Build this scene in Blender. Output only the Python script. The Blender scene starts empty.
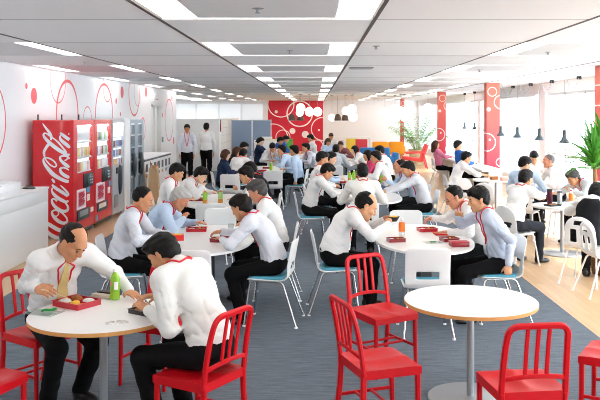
import bpy, bmesh, math, random
import numpy as np
from mathutils import Vector, Matrix
PI = math.pi
random.seed(7)
C = bpy.context.scene.collection
SC = bpy.context.scene
FPX, HX, HY, EYE = 760.0, 315.0, 115.0, 2.0     # camera: focal length in pixels, principal point, eye height


def XZ(px, py, y):
    """world x and z of a photo pixel seen at depth y"""
    return (px - HX) * y / FPX, EYE - (py - HY) * y / FPX


def XY(px, py, z):
    """world x and y of a photo pixel seen at height z"""
    y = FPX * (EYE - z) / (py - HY)
    return (px - HX) * y / FPX, y


# ------------------------------------------------------------------ materials
def lin(c):
    def f(v):
        return v / 12.92 if v <= 0.04045 else ((v + 0.055) / 1.055) ** 2.4
    return tuple(f(v) for v in c[:3]) + (1.0,)


def h2(s):
    return tuple(int(s[i:i + 2], 16) / 255 for i in (0, 2, 4))


class NT:
    def __init__(self, name):
        self.m = bpy.data.materials.new(name)
        self.m.use_nodes = True
        self.t = self.m.node_tree
        self.b = self.t.nodes['Principled BSDF']
        self.out = self.t.nodes['Material Output']

    def n(self, typ, **kw):
        nd = self.t.nodes.new(typ)
        for k, v in kw.items():
            setattr(nd, k, v)
        return nd

    def l(self, a, b):
        self.t.links.new(a, b)

    def math(self, op, a, b=None, c=None, clamp=False):
        nd = self.n('ShaderNodeMath', operation=op)
        nd.use_clamp = clamp
        for i, v in enumerate((a, b, c)):
            if v is None:
                continue
            if isinstance(v, (int, float)):
                nd.inputs[i].default_value = v
            else:
                self.l(v, nd.inputs[i])
        return nd.outputs[0]

    def mix(self, fac, a, b):
        nd = self.n('ShaderNodeMix', data_type='RGBA')
        for i, v in ((0, fac), (6, a), (7, b)):
            if isinstance(v, (int, float, tuple)):
                nd.inputs[i].default_value = v
            else:
                self.l(v, nd.inputs[i])
        return nd.outputs[2]


def mat(name, col, rough=0.5, metal=0.0, noise=0.0, nscale=20.0, bump=0.0, bscale=60.0, spec=None, sheen=0.0, sub=0.0, coat=0.0):
    N = NT(name)
    b = N.b
    col = lin(h2(col)) if isinstance(col, str) else lin(col)
    b.inputs['Base Color'].default_value = col
    b.inputs['Roughness'].default_value = rough
    b.inputs['Metallic'].default_value = metal
    if spec is not None:
        b.inputs['Specular IOR Level'].default_value = spec
    if sheen:
        b.inputs['Sheen Weight'].default_value = sheen
    if coat:
        b.inputs['Coat Weight'].default_value = coat
    if sub:
        b.inputs['Subsurface Weight'].default_value = sub
        b.inputs['Subsurface Radius'].default_value = (0.012, 0.005, 0.003)
        b.inputs['Subsurface Scale'].default_value = 0.5
    if noise or bump:
        tc = N.n('ShaderNodeTexCoord')
        if noise:
            nz = N.n('ShaderNodeTexNoise')
            nz.inputs['Scale'].default_value = nscale
            nz.inputs['Detail'].default_value = 4
            N.l(tc.outputs['Object'], nz.inputs['Vector'])
            lo = tuple(max(0, c * (1 - noise)) for c in col[:3]) + (1,)
            hi = tuple(min(1, c * (1 + noise)) for c in col[:3]) + (1,)
            N.l(N.mix(nz.outputs['Fac'], lo, hi), b.inputs['Base Color'])
        if bump:
            n2 = N.n('ShaderNodeTexNoise')
            n2.inputs['Scale'].default_value = bscale
            n2.inputs['Detail'].default_value = 3
            N.l(tc.outputs['Object'], n2.inputs['Vector'])
            bp = N.n('ShaderNodeBump')
            bp.inputs['Strength'].default_value = bump
            bp.inputs['Distance'].default_value = 0.02
            N.l(n2.outputs['Fac'], bp.inputs['Height'])
            N.l(bp.outputs['Normal'], b.inputs['Normal'])
    return N.m


def emit(name, col, strength):
    N = NT(name)
    N.b.inputs['Base Color'].default_value = lin(h2(col))
    N.b.inputs['Emission Color'].default_value = lin(h2(col))
    N.b.inputs['Emission Strength'].default_value = strength
    return N.m


def clear_mat(name, tint=(0.95, 0.97, 0.98), fac=0.12, rough=0.05):
    """thin clear pane: mostly transparent with a glossy coat"""
    N = NT(name)
    tr = N.n('ShaderNodeBsdfTransparent')
    tr.inputs[0].default_value = tint + (1,)
    gl = N.n('ShaderNodeBsdfGlossy')
    gl.inputs['Roughness'].default_value = rough
    mx = N.n('ShaderNodeMixShader')
    mx.inputs[0].default_value = fac
    N.l(tr.outputs[0], mx.inputs[1])
    N.l(gl.outputs[0], mx.inputs[2])
    N.l(mx.outputs[0], N.out.inputs['Surface'])
    return N.m


# ------------------------------------------------------------------ mesh builder
class MB:
    def __init__(self):
        self.v, self.f, self.mi, self.m = [], [], [], 0

    def add(self, vs, fs):
        o = len(self.v)
        self.v += [tuple(p) for p in vs]
        self.f += [tuple(o + i for i in f) for f in fs]
        self.mi += [self.m] * len(fs)
        return self

    def box(self, lo, hi, bev=0.0, M=None):
        x0, y0, z0 = lo
        x1, y1, z1 = hi
        if bev <= 0:
            vs = [(x0, y0, z0), (x1, y0, z0), (x1, y1, z0), (x0, y1, z0), (x0, y0, z1), (x1, y0, z1), (x1, y1, z1), (x0, y1, z1)]
            fs = [(0, 3, 2, 1), (4, 5, 6, 7), (0, 1, 5, 4), (1, 2, 6, 5), (2, 3, 7, 6), (3, 0, 4, 7)]
        else:
            bm = bmesh.new()
            bmesh.ops.create_cube(bm, size=1.0)
            for q in bm.verts:
                q.co = Vector(((x0 + x1) / 2 + q.co.x * (x1 - x0), (y0 + y1) / 2 + q.co.y * (y1 - y0), (z0 + z1) / 2 + q.co.z * (z1 - z0)))
            bmesh.ops.bevel(bm, geom=list(bm.edges), offset=bev, segments=2, profile=0.5, affect='EDGES')
            vs = [tuple(q.co) for q in bm.verts]
            bm.verts.index_update()
            fs = [tuple(q.index for q in f.verts) for f in bm.faces]
            bm.free()
        if M is not None:
            vs = [tuple(M @ Vector(p)) for p in vs]
        return self.add(vs, fs)

    def lathe(self, prof, n=32, c=(0, 0, 0), M=None, sx=1.0, sy=1.0):
        vs, fs = [], []
        k = len(prof)
        for i in range(n):
            a = 2 * PI * i / n
            for r, z in prof:
                vs.append((c[0] + r * math.cos(a) * sx, c[1] + r * math.sin(a) * sy, c[2] + z))
        for i in range(n):
            j = (i + 1) % n
            for q in range(k - 1):
                fs.append((i * k + q, j * k + q, j * k + q + 1, i * k + q + 1))
        if prof[0][0] > 1e-6:
            fs.append(tuple(i * k for i in reversed(range(n))))
        if prof[-1][0] > 1e-6:
            fs.append(tuple(i * k + k - 1 for i in range(n)))
        if M is not None:
            vs = [tuple(M @ Vector(p)) for p in vs]
        return self.add(vs, fs)

    def sweep(self, pts, sec, up=None, closed=False, scale=None):
        """sweep a 2-D section (list of (a, b): a along the normal, b along the binormal) along points"""
        P = [Vector(p) for p in pts]
        n, k = len(P), len(sec)
        vs, fs = [], []
        prevn = None
        for i in range(n):
            if closed:
                t = (P[(i + 1) % n] - P[i - 1]).normalized()
            else:
                t = (P[min(i + 1, n - 1)] - P[max(i - 1, 0)]).normalized()
            if up is not None:
                u = Vector(up)
                nn = u - t * u.dot(t)
                if nn.length < 1e-4:
                    nn = prevn if prevn is not None else t.orthogonal()
            elif prevn is None:
                nn = t.orthogonal()
            else:
                nn = prevn - t * prevn.dot(t)
            nn.normalize()
            prevn = nn
            bb = t.cross(nn)
            s = scale[i] if scale else 1.0
            for a, b in sec:
                vs.append(P[i] + nn * (a * s) + bb * (b * s))
        rng = n if closed else n - 1
        for i in range(rng):
            j = (i + 1) % n
            for q in range(k):
                r = (q + 1) % k
                fs.append((i * k + q, i * k + r, j * k + r, j * k + q))
        if not closed:
            fs.append(tuple(reversed(range(k))))
            fs.append(tuple((n - 1) * k + q for q in range(k)))
        return self.add(vs, fs)

    def tube(self, pts, r, n=10, scale=None, closed=False):
        return self.sweep(pts, [(r * math.cos(2 * PI * i / n), r * math.sin(2 * PI * i / n)) for i in range(n)], scale=scale, closed=closed)

    def bar(self, pts, a, b, up, ch=0.25, scale=None):
        """rectangular bar with chamfered corners: a along up, b across"""
        c = min(a, b) * ch
        a, b = a / 2, b / 2
        s = [(a, -b + c), (a, b - c), (a - c, b), (-a + c, b), (-a, b - c), (-a, -b + c), (-a + c, -b), (a - c, -b)]
        return self.sweep(pts, s, up=up, scale=scale)

    def prism(self, poly, z0, z1, M=None):
        n = len(poly)
        vs = [(x, y, z0) for x, y in poly] + [(x, y, z1) for x, y in poly]
        fs = [tuple(reversed(range(n))), tuple(range(n, 2 * n))] + [(i, (i + 1) % n, n + (i + 1) % n, n + i) for i in range(n)]
        if M is not None:
            vs = [tuple(M @ Vector(p)) for p in vs]
        return self.add(vs, fs)

    def ball(self, c, r, n=16, m=10):
        if isinstance(r, (int, float)):
            r = (r, r, r)
        prof = [(max(1e-7, math.sin(PI * i / m)), -math.cos(PI * i / m)) for i in range(m + 1)]
        prof[0] = (0.0, -1)
        prof[-1] = (0.0, 1)
        vs, fs = [], []
        k = len(prof)
        for i in range(n):
            a = 2 * PI * i / n
            for q, z in prof:
                vs.append((c[0] + q * math.cos(a) * r[0], c[1] + q * math.sin(a) * r[1], c[2] + z * r[2]))
        for i in range(n):
            j = (i + 1) % n
            for q in range(k - 1):
                fs.append((i * k + q, j * k + q, j * k + q + 1, i * k + q + 1))
        return self.add(vs, fs)

    def mesh(self, name, mats, smooth=True, weld=True):
        me = bpy.data.meshes.new(name)
        me.from_pydata(self.v, [], self.f)
        if not isinstance(mats, (list, tuple)):
            mats = [mats]
        for m in mats:
            me.materials.append(m)
        if len(mats) > 1:
            me.polygons.foreach_set('material_index', self.mi)
        if weld:
            bm = bmesh.new()
            bm.from_mesh(me)
            bmesh.ops.remove_doubles(bm, verts=bm.verts, dist=1e-5)
            bmesh.ops.recalc_face_normals(bm, faces=bm.faces)
            bm.to_mesh(me)
            bm.free()
        if smooth:
            me.polygons.foreach_set('use_smooth', [True] * len(me.polygons))
            me.set_sharp_from_angle(angle=math.radians(38))
        me.update()
        return me

    def obj(self, name, mats, parent=None, smooth=True, loc=(0, 0, 0), rz=0.0, weld=True):
        o = bpy.data.objects.new(name, self.mesh(name, mats, smooth, weld))
        C.objects.link(o)
        if parent is not None:
            o.parent = parent
        o.location = loc
        o.rotation_euler = (0, 0, rz)
        return o


def tag(o, label, cat, group=None):
    o['label'] = label
    o['category'] = cat
    if group:
        o['group'] = group
    return o


def thing(name, label, cat, loc=(0, 0, 0), rz=0.0, group=None):
    o = bpy.data.objects.new(name, None)
    o.empty_display_size = 0.1
    C.objects.link(o)
    o.location = loc
    o.rotation_euler = (0, 0, rz)
    return tag(o, label, cat, group)


def struct(o):
    o['kind'] = 'structure'
    return o


def dup(root, loc, rz=0.0, label=None, group=None):
    r = root.copy()
    C.objects.link(r)
    r.location = loc
    r.rotation_euler = (0, 0, rz)
    if label:
        r['label'] = label
    if group:
        r['group'] = group
    for ch in list(root.children):
        c = ch.copy()
        C.objects.link(c)
        c.parent = r
        for g in list(ch.children):
            d = g.copy()
            C.objects.link(d)
            d.parent = c
    return r


def fillet(pts, r, n=6):
    P = [Vector(p) for p in pts]
    out = [P[0]]
    for i in range(1, len(P) - 1):
        a, b, c = P[i - 1], P[i], P[i + 1]
        u, v = (a - b), (c - b)
        d = min(r, u.length * 0.49, v.length * 0.49)
        s, e = b + u.normalized() * d, b + v.normalized() * d
        for k in range(n + 1):
            t = k / n
            out.append(s * (1 - t) ** 2 + b * 2 * t * (1 - t) + e * t * t)
    out.append(P[-1])
    return out


def smooth_line(pts, n=6):
    """Catmull-Rom through points (any dimension)"""
    P = [np.array(p, float) for p in pts]
    out = []
    for i in range(len(P) - 1):
        p0 = P[max(i - 1, 0)]
        p1, p2 = P[i], P[i + 1]
        p3 = P[min(i + 2, len(P) - 1)]
        for k in range(n):
            t = k / n
            out.append(0.5 * ((2 * p1) + (-p0 + p2) * t + (2 * p0 - 5 * p1 + 4 * p2 - p3) * t * t + (-p0 + 3 * p1 - 3 * p2 + p3) * t ** 3))
    out.append(P[-1])
    return out


def bake(o):
    """apply an object's modifiers into its own mesh"""
    dg = bpy.context.evaluated_depsgraph_get()
    dg.update()
    me = bpy.data.meshes.new_from_object(o.evaluated_get(dg))
    old = o.data
    o.modifiers.clear()
    o.data = me
    bpy.data.meshes.remove(old)
    return o


def rrect(w, h, r, n=5, c=(0, 0)):
    pts = []
    for sx, sy, a0 in ((1, 1, 0), (-1, 1, 90), (-1, -1, 180), (1, -1, 270)):
        for k in range(n + 1):
            a = math.radians(a0 + 90 * k / n)
            pts.append((c[0] + sx * (w / 2 - r) + r * math.cos(a), c[1] + sy * (h / 2 - r) + r * math.sin(a)))
    return pts
# ------------------------------------------------------------------ shared materials
M_white = mat('white_paint', 'f2f2f2', 0.55)
M_plast = mat('white_plastic', 'efefee', 0.35)
M_chrome = mat('chrome', 'd6d8da', 0.18, 1.0)
M_grey = mat('grey_metal', 'a9adb1', 0.4, 0.6)
M_dgrey = mat('dark_grey_metal', '56595d', 0.45, 0.3)
M_black = mat('black_plastic', '17181a', 0.4)
M_red = mat('red_lacquer', 'c80817', 0.42, noise=0.05, nscale=5, spec=0.3)
M_teal = mat('teal_vinyl', '4fa3bd', 0.55)
M_top = mat('white_laminate', 'f4f4f2', 0.3)
M_edge = mat('plywood_edge', 'd79a55', 0.5, noise=0.15, nscale=40)
M_glow = emit('lamp_diffuser', 'fffaf4', 5.6)
M_globe = emit('globe_glow', 'fff3dc', 3.0)
M_glass = clear_mat('window_glass', fac=0.06)
M_clear = clear_mat('clear_plastic', tint=(0.93, 0.95, 0.95), fac=0.22, rough=0.12)

# ------------------------------------------------------------------ room dimensions
WL, WR, YB, YF, HC = -4.67, 5.7, -4.0, 42.0, 2.8
CARPET_L, CARPET_R = -3.42, 2.55


def wood_material(name, c1, c2, plank=0.09, length=0.9):
    N = NT(name)
    tc = N.n('ShaderNodeTexCoord')
    mp = N.n('ShaderNodeMapping')
    mp.inputs['Rotation'].default_value = (0, 0, PI / 2)
    N.l(tc.outputs['Object'], mp.inputs[0])
    br = N.n('ShaderNodeTexBrick')
    br.inputs['Scale'].default_value = 1.0
    br.inputs['Brick Width'].default_value = length
    br.inputs['Row Height'].default_value = plank
    br.inputs['Mortar Size'].default_value = 0.0012
    br.inputs['Color1'].default_value = lin(h2(c1))
    br.inputs['Color2'].default_value = lin(h2(c2))
    br.inputs['Mortar'].default_value = lin(h2('b08a60'))
    N.l(mp.outputs[0], br.inputs['Vector'])
    wv = N.n('ShaderNodeTexNoise')
    wv.inputs['Scale'].default_value = 3.0
    wv.inputs['Detail'].default_value = 6
    m2 = N.n('ShaderNodeMapping')
    m2.inputs['Scale'].default_value = (14, 1, 1)
    N.l(tc.outputs['Object'], m2.inputs[0])
    N.l(m2.outputs[0], wv.inputs['Vector'])
    mul = N.n('ShaderNodeMix', data_type='RGBA', blend_type='MULTIPLY')
    mul.inputs[0].default_value = 0.25
    N.l(br.outputs['Color'], mul.inputs[6])
    N.l(wv.outputs['Color'], mul.inputs[7])
    N.l(mul.outputs[2], N.b.inputs['Base Color'])
    N.b.inputs['Roughness'].default_value = 0.38
    return N.m


def carpet_material():
    N = NT('blue_grey_carpet')
    tc = N.n('ShaderNodeTexCoord')
    m1 = N.n('ShaderNodeMapping')
    m1.inputs['Scale'].default_value = (2.2, 26, 1)
    N.l(tc.outputs['Object'], m1.inputs[0])
    n1 = N.n('ShaderNodeTexNoise')
    n1.inputs['Scale'].default_value = 2.2
    n1.inputs['Detail'].default_value = 5
    n1.inputs['Roughness'].default_value = 0.7
    N.l(m1.outputs[0], n1.inputs['Vector'])
    n2 = N.n('ShaderNodeTexNoise')
    n2.inputs['Scale'].default_value = 160
    n2.inputs['Detail'].default_value = 2
    N.l(tc.outputs['Object'], n2.inputs['Vector'])
    f = N.math('ADD', N.math('MULTIPLY', n1.outputs['Fac'], 0.75), N.math('MULTIPLY', n2.outputs['Fac'], 0.4))
    rp = N.n('ShaderNodeValToRGB')
    rp.color_ramp.elements[0].position = 0.36
    rp.color_ramp.elements[0].color = lin(h2('475059'))
    rp.color_ramp.elements[1].position = 0.78
    rp.color_ramp.elements[1].color = lin(h2('808a94'))
    N.l(f, rp.inputs[0])
    N.l(rp.outputs[0], N.b.inputs['Base Color'])
    N.b.inputs['Roughness'].default_value = 0.95
    N.b.inputs['Specular IOR Level'].default_value = 0.1
    bp = N.n('ShaderNodeBump')
    bp.inputs['Strength'].default_value = 0.5
    bp.inputs['Distance'].default_value = 0.01
    N.l(f, bp.inputs['Height'])
    N.l(bp.outputs[0], N.b.inputs['Normal'])
    return N.m


def ring_material(name, base, ink, axis, shapes, rough=0.4, base2=None, zr=(0, 1)):
    """flat printed wall with rings and dots. shapes: (u, z, r, w) with w = line width, 0 for a filled dot"""
    N = NT(name)
    ge = N.n('ShaderNodeNewGeometry')
    sp = N.n('ShaderNodeSeparateXYZ')
    N.l(ge.outputs['Position'], sp.inputs[0])
    U, Z = sp.outputs[axis], sp.outputs[2]
    acc = None
    for u, z, r, w in shapes:
        du, dz = N.math('SUBTRACT', U, u), N.math('SUBTRACT', Z, z)
        d = N.math('SQRT', N.math('ADD', N.math('MULTIPLY', du, du), N.math('MULTIPLY', dz, dz)))
        if w > 0:
            k = N.math('LESS_THAN', N.math('ABSOLUTE', N.math('SUBTRACT', d, r)), w / 2)
        else:
            k = N.math('LESS_THAN', d, r)
        acc = k if acc is None else N.math('MAXIMUM', acc, k)
    b = lin(h2(base))
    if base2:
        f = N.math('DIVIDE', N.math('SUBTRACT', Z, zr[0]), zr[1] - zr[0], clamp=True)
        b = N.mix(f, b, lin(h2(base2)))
    N.l(N.mix(acc, b, lin(h2(ink))), N.b.inputs['Base Color'])
    N.b.inputs['Roughness'].default_value = rough
    return N.m


# floor: pale wood boards everywhere, the carpet lies on it as a thin field
b = MB()
b.box((-9.5, YB, -0.06), (WR + 0.3, YF + 0.3, 0.0))
struct(b.obj('floor', wood_material('pale_maple_boards', 'dfbc92', 'd5ae82'), smooth=False))
b = MB()
b.box((CARPET_L, YB, 0.0), (CARPET_R, 31.0, 0.006))
b.box((-9.35, 25.6, 0.0), (CARPET_L, YF, 0.006))  # carpet added over the unseen hall floor to cut warm bounce off the boards
struct(b.obj('floor_carpet', carpet_material(), smooth=False))

# left wall with red rings and dots
def ring_px(l, r, zc, rad, w):
    y0, y1 = 3549 / (315 - l), 3549 / (315 - r)
    return ((y0 + y1) / 2, zc, rad if rad else (y1 - y0) / 2, w)


rings = [(10.85, 1.9, 0.62, 0.035), (12.63, 2.32, 0.135, 0), (12.3, 2.47, 0.05, 0),
         (13.82, 2.63, 0.41, 0.022), (14.35, 2.02, 0.62, 0.06), (16.85, 2.0, 0.68, 0.06), (15.6, 1.88, 0.29, 0.025),
         (17.1, 2.64, 0.34, 0.025), (17.85, 2.33, 0.07, 0), (18.4, 2.55, 0.145, 0), (21.0, 2.64, 0.14, 0), (18.25, 2.02, 0.05, 0),
         (19.64, 2.56, 0.57, 0.055), (20.0, 2.6, 0.36, 0.02), (24.35, 1.84, 0.66, 0.045), (20.6, 1.62, 0.3, 0.05),
         (23.3, 2.0, 0.07, 0), (24.8, 2.55, 0.08, 0), (23.2, 2.2, 0.03, 0), (25.1, 1.15, 0.12, 0),
         (8.3, 2.2, 0.5, 0.05), (6.9, 2.5, 0.1, 0), (9.2, 1.5, 0.16, 0), (5.0, 1.9, 0.6, 0.04)]
b = MB()
b.box((WL - 0.15, YB, 0), (WL, 21.7, HC))
b.box((WL - 0.15, 23.0, 0), (WL, 25.6, HC))
b.box((WL - 0.15, 21.7, 2.3), (WL, 23.0, HC))
struct(b.obj('wall_left', ring_material('ring_printed_wall', 'eff0f2', 'e2525a', 1, rings, 0.35), smooth=False))
# the return of the left wall and the hall beyond it
b = MB()
b.box((-9.5, 25.45, 0), (WL - 0.15, 25.6, HC))
b.box((-9.5, 25.6, 0), (-9.35, YF, HC))
struct(b.obj('wall_side_hall', M_white, smooth=False))
# recessed door in the left wall: grey leaves in a white frame
b = MB()
b.m = 0
b.box((WL - 0.15, 21.7, 0), (WL + 0.02, 21.8, 2.3))
b.box((WL - 0.15, 22.9, 0), (WL + 0.02, 23.0, 2.3))
b.box((WL - 0.15, 21.7, 2.24), (WL + 0.02, 23.0, 2.3))
b.box((WL - 0.11, 22.2, 0), (WL - 0.01, 22.5, 2.24))
b.m = 1
b.box((WL - 0.13, 21.8, 0), (WL - 0.08, 22.2, 2.24))
b.box((WL - 0.13, 22.5, 0), (WL - 0.08, 22.9, 2.24))
struct(b.obj('door_1', [M_white, mat('grey_green_door', 'b9bfba', 0.4)], smooth=False))
b = MB()
b.box((WL, YB, 0), (WL + 0.015, 21.7, 0.08))
b.box((WL, 23.0, 0), (WL + 0.015, 25.6, 0.08))
struct(b.obj('baseboard_left', mat('skirting', 'd8d8d6', 0.5), smooth=False))

# far wall: white, with the red ringed panel
b = MB()
b.box((-9.5, YF, 0), (-2.6, YF + 0.2, HC))
b.box((0.44, YF, 0), (WR + 0.3, YF + 0.2, HC))
struct(b.obj('wall_far', M_white, smooth=False))
K = 0.0553
def far(px, py, rpx, w):
    return ((px - 315) * K, 2 - (py - 115) * K, rpx * K, w)
fr = [far(299.7, 113.8, 12.6, 0.07), far(322.9, 128.9, 11.5, 0.05), far(281, 104, 13.0, 0.05), far(273, 139, 15, 0.05),
      far(283, 137, 7, 0.04), far(276.3, 111.8, 1.6, 0), far(292.5, 131, 2.9, 0), far(305.3, 134.4, 3.5, 0), far(319, 130, 1.0, 0),
      far(317, 146, 6, 0.04), far(301, 117, 2.2, 0)]
b = MB()
b.box((-2.6, YF - 0.05, 0), (0.44, YF + 0.2, HC))
struct(b.obj('wall_red', ring_material('red_ring_wall', 'd61c38', 'fff4f0', 0, fr, 0.45), smooth=False))
# glazed upper band of the far wall on the left, pale screens between mullions
b = MB()
for k in range(5):
    x0 = -9.0 + k * 1.25
    b.box((x0, YF - 0.03, 1.55), (x0 + 1.12, YF - 0.001, 2.6))
struct(b.obj('window_far', emit('glowing_frosted_glass', 'e4edf4', 0.3), smooth=False))  # panes glow on their own, standing in for daylight behind them

# back wall behind the camera
b = MB()
b.box((WL - 0.15, YB - 0.15, 0), (WR + 0.3, YB, HC))
struct(b.obj('wall_back', M_white, smooth=False))

# right wall: low sill band, head band, glazing in bays between the columns
M_soff = mat('soffit_white', 'f6f7f8', 0.6)
b = MB()
b.box((WR, YB, 0), (WR + 0.25, YF, 0.3))
b.box((WR, YB, 2.53), (WR + 0.25, YF, HC))
bays = [(-3.5, 4.6), (5.2, 11.7), (12.3, 18.8), (19.4, 26.1), (26.7, 33.0), (33.6, 41.5)]
edges = [YB] + [e for bay in bays for e in bay] + [YF]
for i in range(0, len(edges), 2):
    b.box((WR, edges[i], 0.3), (WR + 0.25, edges[i + 1], 2.53))
struct(b.obj('wall_right', M_soff, smooth=False))
M_frame = mat('window_frame_grey', 'cfd4d8', 0.4, 0.2)
M_blind = NT('roller_blind')
tl = M_blind.n('ShaderNodeBsdfTranslucent')
tl.inputs[0].default_value = (0.9, 0.92, 0.94, 1)
df = M_blind.n('ShaderNodeBsdfDiffuse')
df.inputs[0].default_value = (0.85, 0.86, 0.87, 1)
mx = M_blind.n('ShaderNodeMixShader')
mx.inputs[0].default_value = 0.45
M_blind.l(df.outputs[0], mx.inputs[1])
M_blind.l(tl.outputs[0], mx.inputs[2])
M_blind.l(mx.outputs[0], M_blind.out.inputs['Surface'])
M_blind = M_blind.m
for i, (y0, y1) in enumerate(bays):
    b = MB()
    n = 5
    st = (y1 - y0) / n
    for k in range(n + 1):
        y = y0 + k * st
        b.box((WR + 0.06, y - 0.03, 0.3), (WR + 0.12, y + 0.03, 2.53))
    b.box((WR + 0.06, y0, 0.3), (WR + 0.12, y1, 0.36))
    b.box((WR + 0.06, y0, 2.47), (WR + 0.12, y1, 2.53))
    b.box((WR + 0.06, y0, 1.05), (WR + 0.12, y1, 1.09))
    w = struct(b.obj('window_%d' % (i + 1), M_frame, smooth=False))
    g = MB()
    g.box((WR + 0.085, y0, 0.34), (WR + 0.095, y1, 2.49))
    g.obj('glass_pane', M_glass, w, smooth=False)
for name, y0, y1, lab in (('roller_blind', 19.45, 26.05, 'wide white roller blind drawn down behind the striped red column with the pendant lamp'),
                          ('roller_blind', 28.6, 33.0, 'white roller blind drawn down beyond the second narrow red column'),
                          ('roller_blind', 34.0, 41.0, 'farthest white roller blind behind the big palm and armchair')):
    t = thing(name, lab, 'blind', (WR - 0.03, (y0 + y1) / 2, 0.3))
    b = MB()
    h = (y1 - y0) / 2
    b.box((-0.004, -h, 0.05), (0.004, h, 2.2))
    b.obj('blind_fabric', M_blind, t, smooth=False)
    b = MB()
    b.tube([(0, -h, 2.21), (0, h, 2.21)], 0.03, 12)
    b.obj('roller_tube', M_white, t)
    b = MB()
    b.box((-0.012, -h, 0.02), (0.012, h, 0.055), 0.004)
    b.obj('bottom_rail', M_white, t)

# red columns with white rings along the window side
cr = []
for y in (12.0, 19.0, 26.4, 38.0):
    cr += [(y, 0, 0, 0)]
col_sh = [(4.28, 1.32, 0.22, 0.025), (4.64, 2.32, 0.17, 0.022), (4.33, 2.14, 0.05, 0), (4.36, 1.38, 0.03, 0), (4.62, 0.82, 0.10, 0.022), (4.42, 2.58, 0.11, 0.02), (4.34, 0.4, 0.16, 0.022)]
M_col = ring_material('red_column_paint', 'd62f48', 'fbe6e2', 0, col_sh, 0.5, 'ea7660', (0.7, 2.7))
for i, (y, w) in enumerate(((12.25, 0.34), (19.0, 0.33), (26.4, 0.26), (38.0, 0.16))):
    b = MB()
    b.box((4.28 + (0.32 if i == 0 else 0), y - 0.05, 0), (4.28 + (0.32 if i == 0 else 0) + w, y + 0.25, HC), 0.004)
    struct(b.obj('ring_column_%d' % (i + 1), M_col, smooth=False))

# ------------------------------------------------------------------ ceiling
M_ceil = mat('ceiling_board', 'e9e9ea', 0.8, noise=0.05, nscale=90, bump=0.15, bscale=180)
GX = [-3.1, -1.3, 0.5, 2.3, 4.23]
FY0, FP, FL = 0.6, 3.9, 1.85
rows = [FY0 + FP * k for k in range(-1, 11)]
b = MB()
b.m = 1
b.box((-9.5, YB, HC + 0.07), (WR + 0.3, YF + 0.2, HC + 0.2))
b.m = 0
XE = [WL] + GX + [WR]
G = 0.016
def panel(x0, x1, y0, y1):
    b.box((x0, y0, HC), (x1, y1, HC + 0.07))
cuts = sorted([YB] + [v for r in rows for v in (r, r + FL)] + [YF])
cuts = [c for c in cuts if YB <= c <= YF]
LB = {0: (-4.56, -3.13), 2: (-1.27, 0.47), 4: (2.33, 4.1)}
for i in range(len(XE) - 1):
    x0, x1 = XE[i] + (G if i else 0), XE[i + 1] - (G if i < len(XE) - 2 else 0)
    for j in range(len(cuts) - 1):
        y0, y1 = cuts[j] + 0.008, cuts[j + 1] - 0.008
        if i in LB and any(abs(cuts[j] - r) < 1e-6 for r in rows):
            l0, l1 = LB[i]
            if l0 - x0 > 0.03:
                panel(x0, l0 - 0.01, y0, y1)
            if x1 - l1 > 0.03:
                panel(l1 + 0.01, x1, y0, y1)
            continue
        panel(x0, x1, y0, y1)
b.m = 1
for g in GX:
    b.box((g - 0.017, YB, HC - 0.003), (g + 0.017, YF, HC + 0.06))
for i in range(len(XE) - 1):
    for c in cuts[1:-1]:
        if i in LB:
            continue
        b.box((XE[i] + 0.02, c - 0.007, HC - 0.001), (XE[i + 1] - 0.02, c + 0.007, HC + 0.06))
b.m = 0
panel(-9.5, WL - 0.15, 25.6, YF)
panel(WL - 0.15, WL, 25.6, YF)
struct(b.obj('ceiling', [M_ceil, mat('ceiling_slot', '4a4340', 0.7)], smooth=False))

bay_words = {0: 'over the vending machine side', 2: 'over the middle aisle', 4: 'over the window side'}
ordn = ['nearest', 'second', 'third', 'fourth', 'fifth', 'sixth', 'seventh', 'eighth', 'ninth', 'tenth', 'eleventh', 'twelfth']
M_cpan = mat('fixture_panel', 'cfd0d2', 0.7)
for i, (x0, x1) in LB.items():
    n = 0
    for r in rows:
        if r + FL > YF - 0.2 or r < YB:
            continue
        vis = {0: 8.0, 2: 4.0, 4: 8.0}[i] <= r
        lab = '%s recessed light %s, two white strips beside a grey panel' % (ordn[n] if vis else 'overhead', bay_words[i])
        if vis:
            n += 1
        t = thing('ceiling_light', lab, 'ceiling light', ((x0 + x1) / 2, r, HC))
        if not vis:
            t['group'] = 'overhead lights ' + bay_words[i]
        hw = (x1 - x0) / 2
        sw = 0.2 if i == 0 else 0.29
        for s in (-1, 1):
            d = MB()
            a, c = sorted((s * hw, s * (hw - sw)))
            d.box((a, 0.03, 0.012), (c, FL - 0.03, 0.03))
            d.obj('diffuser', M_glow, t, smooth=False)
        for yy in (0.03, FL - 0.08):
            if i == 0:
                continue
            d = MB()
            d.box((-hw + sw, yy, 0.02), (hw - sw, yy + 0.05, 0.03))
            d.obj('light_slot', M_glow, t, smooth=False)
        d = MB()
        e = 0.1 if i else 0.03
        d.box((-hw + sw + 0.01, e, 0.0), (hw - sw - 0.01, FL - e, 0.03), 0.003)
        d.obj('centre_panel', M_cpan, t, smooth=False)

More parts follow.
